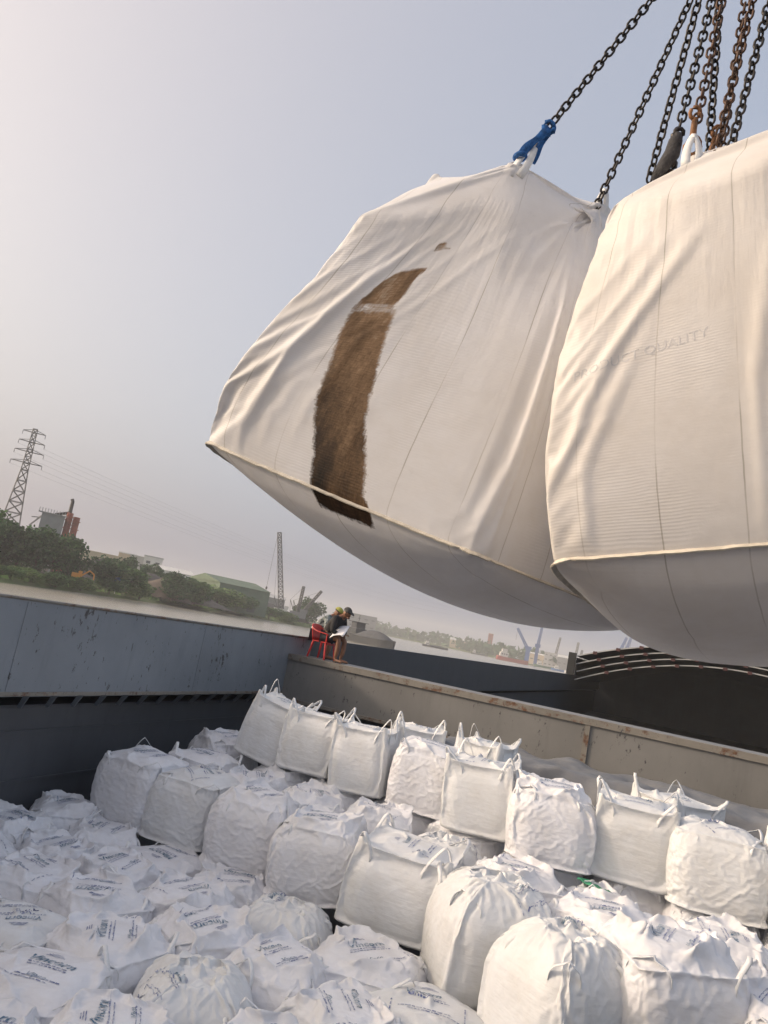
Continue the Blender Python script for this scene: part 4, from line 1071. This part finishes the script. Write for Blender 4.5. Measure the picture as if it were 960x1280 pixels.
# ------------------------------------------------------------------ buildings
M_WIN = plain('window_dark', (.05, .06, .07), .3)
def building(px, dist, wd, dp, ht, wall, roofm, label, roof='flat', wins=0, rot=0.0, name='warehouse', z0=2.5, rows=1, door=False):
    p = far(px, dist, z0); o = empty(name, p, math.atan2(p.y, p.x) - math.pi / 2 + rot); tag(o, label, 'building')
    x = wd / 2; y = dp / 2
    obj('wall', BM((-x, x, -y, y, -1, ht)), wall, o)
    bm = bmesh.new()
    if roof == 'flat': box(bm, -x - .3, x + .3, -y - .3, y + .3, ht + .01, ht + .5)
    else:
        rh = roof; v = [bm.verts.new(q) for q in ((-x - .5, -y - .5, ht), (x + .5, -y - .5, ht), (x + .5, y + .5, ht), (-x - .5, y + .5, ht), (-x - .5, 0, ht + rh), (x + .5, 0, ht + rh))]
        for f in ((0, 1, 5, 4), (2, 3, 4, 5), (3, 0, 4), (1, 2, 5), (3, 2, 1, 0)): bm.faces.new([v[i] for i in f])
    obj('roof', bm, roofm, o)
    for r_ in range(rows):
        for i in range(wins):
            xx = -x + wd * (i + .5) / wins; zz = ht * (r_ + .5) / rows; obj('window', BM((xx - wd / wins * .22, xx + wd / wins * .22, -y - .06, -y - .01, zz - .6, zz + .7)), M_WIN, o)
    if door: obj('door', BM((x * .2, x * .2 + 4, -y - .07, -y - .011, 0, 4.5)), M_WIN, o)
    return o
M_BEIGE = plain('beige_wall', (.50, .42, .30), .8, var=.08, scale=.3); M_LG = plain('light_grey_wall', (.40, .41, .42), .8, var=.1, scale=.3)
M_WH = plain('white_wall', (.62, .62, .60), .8, var=.08, scale=.3); M_GRN = plain('green_sheet', (.10, .15, .10), .7, var=.15, scale=.3)
M_GR = plain('grey_sheet', (.22, .23, .24), .7, var=.15, scale=.3); M_RSTEEL = plain('rust_red_steel', (.30, .075, .045), .75, var=.35, scale=.4)
building(122, 420, 27, 20, 14.0, M_BEIGE, M_BEIGE, 'long beige windowless warehouse on the ridge left', wins=0, rot=.08)
building(152, 418, 9, 12, 16.5, M_BEIGE, M_WH, 'short beige block at the right end of the long beige warehouse', wins=2, rows=2)
building(171, 410, 12, 12, 16, M_LG, M_LG, 'light grey block beside the beige warehouse', wins=3, rows=2)
building(184, 405, 9, 12, 17, M_WH, M_LG, 'tall whitish block right of the light grey block', wins=2, rows=3)
building(212, 385, 16, 12, 11.5, M_WH, M_WH, 'white shed with sloping roof line on the ridge', 2.0, wins=4, rot=.1)
building(226, 372, 14, 8, 7.5, M_GR, M_LG, 'low grey shed in front of the white shed', 1.0, wins=5, rot=.1)
building(282, 352, 25, 30, 10, M_GRN, M_GRN, 'big dull green warehouse with wide gabled roof', 3.0, wins=0, rot=.5, door=True)
building(262, 372, 20, 16, 9.5, M_GR, M_LG, 'grey roofed shed behind the green warehouse', 1.5, rot=.2)
building(322, 470, 30, 10, 10, M_GR, M_LG, 'long hazy grey shed behind the low heap left of the tall crane', 2.0, wins=6)
# silo
p = far(62, 285, 2.5); o = empty('silo_tower', p, math.atan2(p.y, p.x) - math.pi / 2); tag(o, 'grey hopper with a rust red tower and dark chimney above the trees', 'tower')
obj('hopper', BM((-6.5, .8, -4, 4, 8, 20)), M_GR, o)
bm = bmesh.new()
for x in (-6, -3, 0): box(bm, x - .3, x + .3, -4, -3.4, -1, 8); box(bm, x - .3, x + .3, 3.4, 4, -1, 8)
for q in range(10): box(bm, -7.6 + q * .9, -7.4 + q * .9, -4.3, -4.1, 20, 21.6)
box(bm, -7.7, 1.4, -4.4, -4.05, 19.9, 20.3); tube(bm, [(-9.5, 0, 15), (-6.5, 0, 19)], .3, 5); tube(bm, [(-9.5, 0, 18), (-6, 0, 18.5)], .2, 5); obj('railing', bm, M_GR, o)
bm = bmesh.new(); rnd = random.Random(8)
for x0, x1, z1 in ((1.0, 3.2, 22), (3.4, 5.6, 21), (1.8, 4.8, 15)): tube(bm, [((x0 + x1) / 2, 0, -1), ((x0 + x1) / 2, 0, z1)], (x1 - x0) / 2, 12)
for q in range(7): z = 3 + q * 2.7; box(bm, .6, 6.0, -1.9, -1.6, z, z + .25); tube(bm, [(.8 if q % 2 else 5.6, -1.8, z), (5.6 if q % 2 else .8, -1.8, z + 2.7)], .12, 4)
obj('tower', bm, M_RSTEEL, o)
bm = bmesh.new(); tube(bm, [(1.9, 0, 19), (1.9, 0, 26.0), (1.5, 0, 26.8)], [.75, .6, .6], 10); tube(bm, [(1.9, 0, 22), (-2.5, 0, 20.4)], .5, 8); obj('chimney', bm, M_HAIR, o)
# lattice pylon
def lattice(bm, a, b, w0, w1, n, th, ux=None):
    a, b = Vector(a), Vector(b); d = b - a; e1, e2 = frame_at(d) if ux is None else (Vector(ux), d.normalized().cross(Vector(ux)))
    cs = []
    for i in range(n + 1):
        t = i / n; t = 1 - (1 - t)**1.0; wdt = w0 + (w1 - w0) * t; c = a + d * t
        cs.append([c + (e1 * sx + e2 * sy) * wdt / 2 for sx, sy in ((-1, -1), (1, -1), (1, 1), (-1, 1))])
    for r0, r1 in zip(cs, cs[1:]):
        for k_ in range(4):
            tube(bm, [r0[k_], r1[k_]], th, 4); tube(bm, [r0[k_], r1[(k_ + 1) % 4]], th * .6, 4, cap=False); tube(bm, [r0[(k_ + 1) % 4], r1[k_]], th * .6, 4, cap=False); tube(bm, [r1[k_], r1[(k_ + 1) % 4]], th * .6, 4, cap=False)
M_STEEL = plain('weathered_steel', (.10, .10, .105), .6, var=.2, scale=.5)
pp_ = far(1, 335, 2.5); py = empty('power_pylon', pp_, math.atan2(pp_.y, pp_.x) - math.pi / 2); tag(py, 'tall lattice power pylon at the left edge', 'pylon')
bm = bmesh.new(); lattice(bm, (0, 0, -1), (0, 0, 38), 10, 2.6, 9, .22, (1, 0, 0)); lattice(bm, (0, 0, 38), (0, 0, 55), 2.6, 1.6, 6, .18, (1, 0, 0)); obj('mast', bm, M_STEEL, py)
arms = []
for z, w_ in ((53.5, 4.2), (49.5, 4.8), (45.5, 5.4), (41.0, 5.8)):
    bm = bmesh.new()
    for s_ in (-1, 1): tube(bm, [(0, .4, z), (s_ * w_, 0, z + .1)], .16, 4); tube(bm, [(0, -.4, z), (s_ * w_, 0, z + .1)], .16, 4); tube(bm, [(0, 0, z + 1.3), (s_ * w_, 0, z + .1)], .12, 4); tube(bm, [(s_ * w_, 0, z), (s_ * w_, 0, z - 1.5)], .12, 5)
    obj('cross_arm', bm, M_STEEL, py); arms.append((z, w_))
for z, w_ in arms[1:]:
    for s_ in (-1, 1):
        a = py.matrix_basis @ Vector((s_ * w_, 0, z - 1.5)); b = far(560, 900, 44 + (z - 45)) + Vector((s_ * w_, 0, 0))
        pts = [a.lerp(b, i / 30) - Vector((0, 0, 60 * (i / 30) * (1 - i / 30) * .55)) for i in range(31)]
        bm = bmesh.new(); tube(bm, pts, .028, 4); c_ = obj('power_line', bm, M_STEEL)
        tag(c_, f'{"near" if s_ < 0 else "far"} side power line on the {({49.5: "second", 45.5: "third", 41.0: "lowest"})[z]} arm of the pylon', 'cable', 'power lines strung from the pylon')
# cranes on the near bank
def wpt(base, az, right, up): return Vector((right, 0, up))
def lattice_crane(px, dist, label, tip, bw=1.6, cab=M_WH, th=.14, hookline=None, n=16, name='lattice_crane', body=True, col=M_STEEL):
    p = far(px, dist, 2.5); o = empty(name, p, math.atan2(p.y, p.x) - math.pi / 2); tag(o, label, 'crane')
    bm = bmesh.new(); lattice(bm, (0, 0, 3), (tip[0], tip[1], tip[2]), bw, bw * .75, n, th, (0, 1, 0)); obj('boom', bm, col, o)
    if body:
        obj('cab', BM((-4, 3, -1.8, 1.8, 1.4, 4.4), (1.2, 3.4, -1.2, 1.2, 4.41, 6.2)), cab, o)
        obj('crawler', BM((-4.4, 3.8, -2.6, -1.4, -.5, 1.3), (-4.4, 3.8, 1.4, 2.6, -.5, 1.3)), M_SLIP, o)
        bm = bmesh.new(); tube(bm, [(-2, 0, 4), (-5, 0, 10)], .2, 5); tube(bm, [(-5, 0, 10), (tip[0] * .98, tip[1], tip[2] * .98)], .06, 4); tube(bm, [(-5, 0, 10), (-4, 0, 4)], .08, 4); obj('gantry', bm, col, o)
    if hookline:
        bm = bmesh.new(); tube(bm, [(tip[0] - .6, 0, tip[2]), (tip[0] - .6, 0, hookline)], .07, 4); ellipsoid(bm, Vector((tip[0] - .6, 0, hookline - .6)), (.5, .5, .9)); obj('hook_block', bm, M_HAIR, o)
    return o
lattice_crane(351, 405, 'tall pale lattice crane standing on the shore, taller than everything near it', (-9.3, 0, 43), 2.6, M_WH, .26, 14)
lattice_crane(371, 410, 'crane with a short dark upright boom beside the tall lattice crane', (.5, 0, 18), 1.5, M_GR, .32, None, 8)
lattice_crane(375, 412, 'crane with a dark boom slanting right, beside the short upright boom', (8.5, 0, 17.5), 1.4, M_GR, .32, None, 8)
# excavator
p = far(98, 222, 2.9); ex = empty('excavator', p, math.atan2(p.y, p.x) - math.pi / 2); ex.scale = (.8, .8, .8); tag(ex, 'orange excavator parked on the grassy bank', 'excavator')
M_OR = plain('orange_paint', (.62, .27, .03), .5, var=.15)
bm = BM((-2.0, 1.4, -1.3, 1.3, 1.0, 2.6), (.0, 1.3, -1.25, .0, 2.61, 3.4)); bmesh.ops.bevel(bm, geom=bm.edges[:], offset=.12, segments=2, affect='EDGES'); obj('cab', bm, M_OR, ex)
obj('crawler', BM((-2, 1.8, -1.5, -.8, 0, .95), (-2, 1.8, .8, 1.5, 0, .95)), M_SLIP, ex)
bm = bmesh.new(); tube(bm, [(1.2, .4, 2), (3.4, .4, 4), (5.0, .4, 3.0)], .3, 6); tube(bm, [(5.0, .4, 3.0), (5.2, .4, 1.0)], .25, 6); obj('boom', bm, M_OR, ex)
bm = BM((4.6, 5.6, -.2, 1.0, .4, 1.2)); obj('bucket', bm, M_GR, ex)
# blue sign
p = far(147, 236, 1.6); sg_ = empty('river_sign', p, math.atan2(p.y, p.x) - math.pi / 2); tag(sg_, 'blue and white navigation sign on a post at the waterside', 'sign')
M_BS = plain('blue_sign_paint', (.04, .16, .42), .5)
bm = bmesh.new(); tube(bm, [(0, 0, -.5), (0, 0, 4.2)], .12, 6); obj('post', bm, M_WH, sg_); obj('panel', BM((-.8, .8, -.16, -.12, 2.8, 4.8), (-.35, .5, -.16, -.12, .2, 1.8)), M_BS, sg_)

# ------------------------------------------------------------------ boats
M_HULLD = plain('dark_hull', (.035, .04, .048), .6); M_HULLR = plain('red_hull', (.34, .05, .035), .6); M_DGREY = plain('grey_cargo', (.065, .07, .08), .9, var=.2, scale=.5, bump=.5)
def hull_bm(L, B, D, sheer=.6):
    bm = bmesh.new(); rows = []
    for i in range(17):
        t = i / 16; x = (t - .5) * L; e = abs(t - .5) * 2; wv = B / 2 * (1 - (max(0, e - .55) / .45)**2 * (.9 if t > .5 else .35)); top = D + sheer * e**3
        rows.append([bm.verts.new(q) for q in ((x, -wv, top), (x, -wv * .85, -.4), (x, wv * .85, -.4), (x, wv, top))])
    for a, b in zip(rows, rows[1:]):
        for j in range(4): bm.faces.new((a[j], b[j], b[(j + 1) % 4], a[(j + 1) % 4]))
    bm.faces.new(rows[0]); bm.faces.new(rows[-1][::-1]); bmesh.ops.recalc_face_normals(bm, faces=bm.faces); return bm
def boat(px, dist, L, B, D, rot, hullm, label, mound=0, house=None, name='river_barge', housem=M_WH):
    p = far(px, dist, .0); o = empty(name, p, math.atan2(p.y, p.x) - math.pi / 2 + rot); tag(o, label, 'boat', 'boats on the river')
    obj('hull', hull_bm(L, B, D), hullm, o)
    if mound:
        bm = bmesh.new(); rows = []
        for i in range(21):
            u = i / 10 - 1; rows.append([bm.verts.new((u * L * .36 + L * .06, (j / 5 - 1) * B * .42, D + .1 + mound * max(0, 1 - abs(u)**2.4) * max(0, 1 - abs(j / 5 - 1)**2.2))) for j in range(11)])
        for a, b in zip(rows, rows[1:]):
            for j in range(10): bm.faces.new((a[j], b[j], b[j + 1], a[j + 1]))
        obj('cargo_cover', bm, M_DGREY, o, True)
    if house:
        hx, hl, hh = house
        hs_ = obj('deck_house', BM((hx, hx + hl, -B * .32, B * .32, D + .02, D + hh * .55), (hx + hl * .2, hx + hl * .85, -B * .26, B * .26, D + hh * .56, D + hh)), housem, o)
        for q in range(3): obj('window', BM((hx + hl * (.15 + .28 * q), hx + hl * (.33 + .28 * q), -B * .32 - .05, -B * .32 - .01, D + hh * .25, D + hh * .42)), M_WIN, hs_)
        bm = bmesh.new(); box(bm, hx - .3, hx + hl + .3, -B * .34, B * .34, D + hh + .01, D + hh + .2); tube(bm, [(hx + hl * .5, 0, D + hh), (hx + hl * .5, 0, D + hh + 2.5)], .09, 5); obj('roof', bm, M_DGREY, o)
    return o
boat(466, 262, 26, 7, 2.3, -.95, M_HULLD, 'dark river barge with a grey covered cargo mound near the two people', 2.6, (-11.6, 5, 4.4), housem=M_DGREY)
boat(545, 720, 24, 6, 1.4, .15, M_HULLD, 'small dark barge further out on the river', 1.2, (-10, 4, 4))
boat(600, 1000, 22, 6, 1.4, .1, M_HULLD, 'distant low barge in front of the far wood', .8, (-9, 4, 4))
boat(641, 880, 36, 8, 4.0, .25, M_HULLR, 'red hulled ship with a white deck house moored at the port', 0, (-15, 9, 9), 'cargo_ship')
boat(682, 930, 26, 7, 2.5, .1, plain('green_hull', (.05, .13, .08), .6), 'green hulled boat moored at the port quay', 0, (-10, 6, 5), 'cargo_ship')
boat(700, 880, 18, 6, 2, .1, M_BS, 'small blue hulled boat moored right of the green one', 0, (-6, 5, 4), 'work_boat')
boat(716, 860, 16, 5, 2, .2, M_WH, 'small white boat moored close to the hatch covers', 0, (-5, 4, 3.5), 'work_boat')
# port cranes
M_DARKC = plain('dark_crane_paint', (.05, .055, .065), .6)
M_BC = plain('blue_crane_paint', (.02, .09, .30), .5, var=.15)
def port_crane(px, dist, label, tip, ped=14, w=2.6):
    p = far(px, dist, 2.5); o = empty('port_crane', p, math.atan2(p.y, p.x) - math.pi / 2); tag(o, label, 'crane', 'blue port cranes on the far quay')
    obj('pedestal', BM((-w, w, -w, w, -1, ped)), M_BC, o); bm = bmesh.new(); lattice(bm, (0, 0, ped), tip, 2.8, 1.8, 9, .62, (0, 1, 0)); obj('boom', bm, M_BC, o)
    obj('cab', BM((-w - 1.2, w + 1.2, -w - .5, w + .5, ped + .01, ped + 4)), M_BC, o)
    bm = bmesh.new(); tube(bm, [(tip[0], 0, tip[2]), (tip[0], 0, tip[2] - 14)], .18, 4); obj('cable', bm, M_STEEL, o); return o
port_crane(658, 950, 'blue port crane with its boom leaning left over the red ship', (-16, 0, 38), 15)
port_crane(669, 960, 'blue port crane with an upright lattice boom, right of the leaning one', (1.5, 0, 46), 20, 2.0)
port_crane(766, 950, 'blue port crane rising behind the hatch covers, left of the last pair', (9, 0, 50), 22, 2.2)
port_crane(774, 950, 'blue port crane rising behind the hatch covers, right of the last pair', (7, 0, 52), 22, 2.2)
lattice_crane(691, 1000, 'thin grey lattice crane left of the hazy port buildings', (4, 0, 38), 2.4, M_DARKC, .55, None, 8, body=False)
lattice_crane(716, 1000, 'thin dark lattice crane just left of the hatch covers', (2, 0, 36), 2.4, M_DARKC, .6, None, 8, body=False)
lattice_crane(722, 1020, 'short dark lattice crane beside the thin dark one', (2, 0, 28), 2.4, M_DARKC, .6, None, 8, body=False)
building(672, 1010, 24, 20, 12, M_BEIGE, M_WH, 'pale beige port shed between the blue cranes', 2, wins=3, name='port_building')
building(692, 1005, 26, 20, 17, M_LG, M_LG, 'grey port building right of the blue cranes', wins=5, rows=3, name='port_building')
building(708, 990, 24, 20, 14, M_GR, M_WH, 'low grey port shed near the hatch covers', 3, wins=4, name='port_building')
building(573, 1260, 30, 14, 12, M_BEIGE, M_WH, 'small pale house on the far shore', 4, wins=3, name='shore_house')
building(596, 1240, 22, 14, 11, M_WH, M_WH, 'small white house on the far shore', 3, wins=3, name='shore_house')
building(447, 900, 40, 20, 17, M_GR, M_GR, 'hazy grey factory beyond the two people', wins=5, rows=2, name='factory')
building(610, 1300, 8, 8, 34, M_RSTEEL, M_WH, 'red and white water tower head above the far wood', wins=0, name='water_tower')

# ------------------------------------------------------------------ haze
k = N('haze_air'); k.t.nodes.remove(k.b); pv = k.n('ShaderNodeVolumePrincipled'); pv.inputs['Color'].default_value = (.985, .985, .99, 1)
pv.inputs['Density'].default_value = .0005; pv.inputs['Anisotropy'].default_value = 0.0; k.l(pv.outputs[0], k.out.inputs['Volume'])
hz = obj('haze', BM((-2200, 2200, -400, 3000, -1.5, 75)), k.m); tag(hz, kind='stuff')
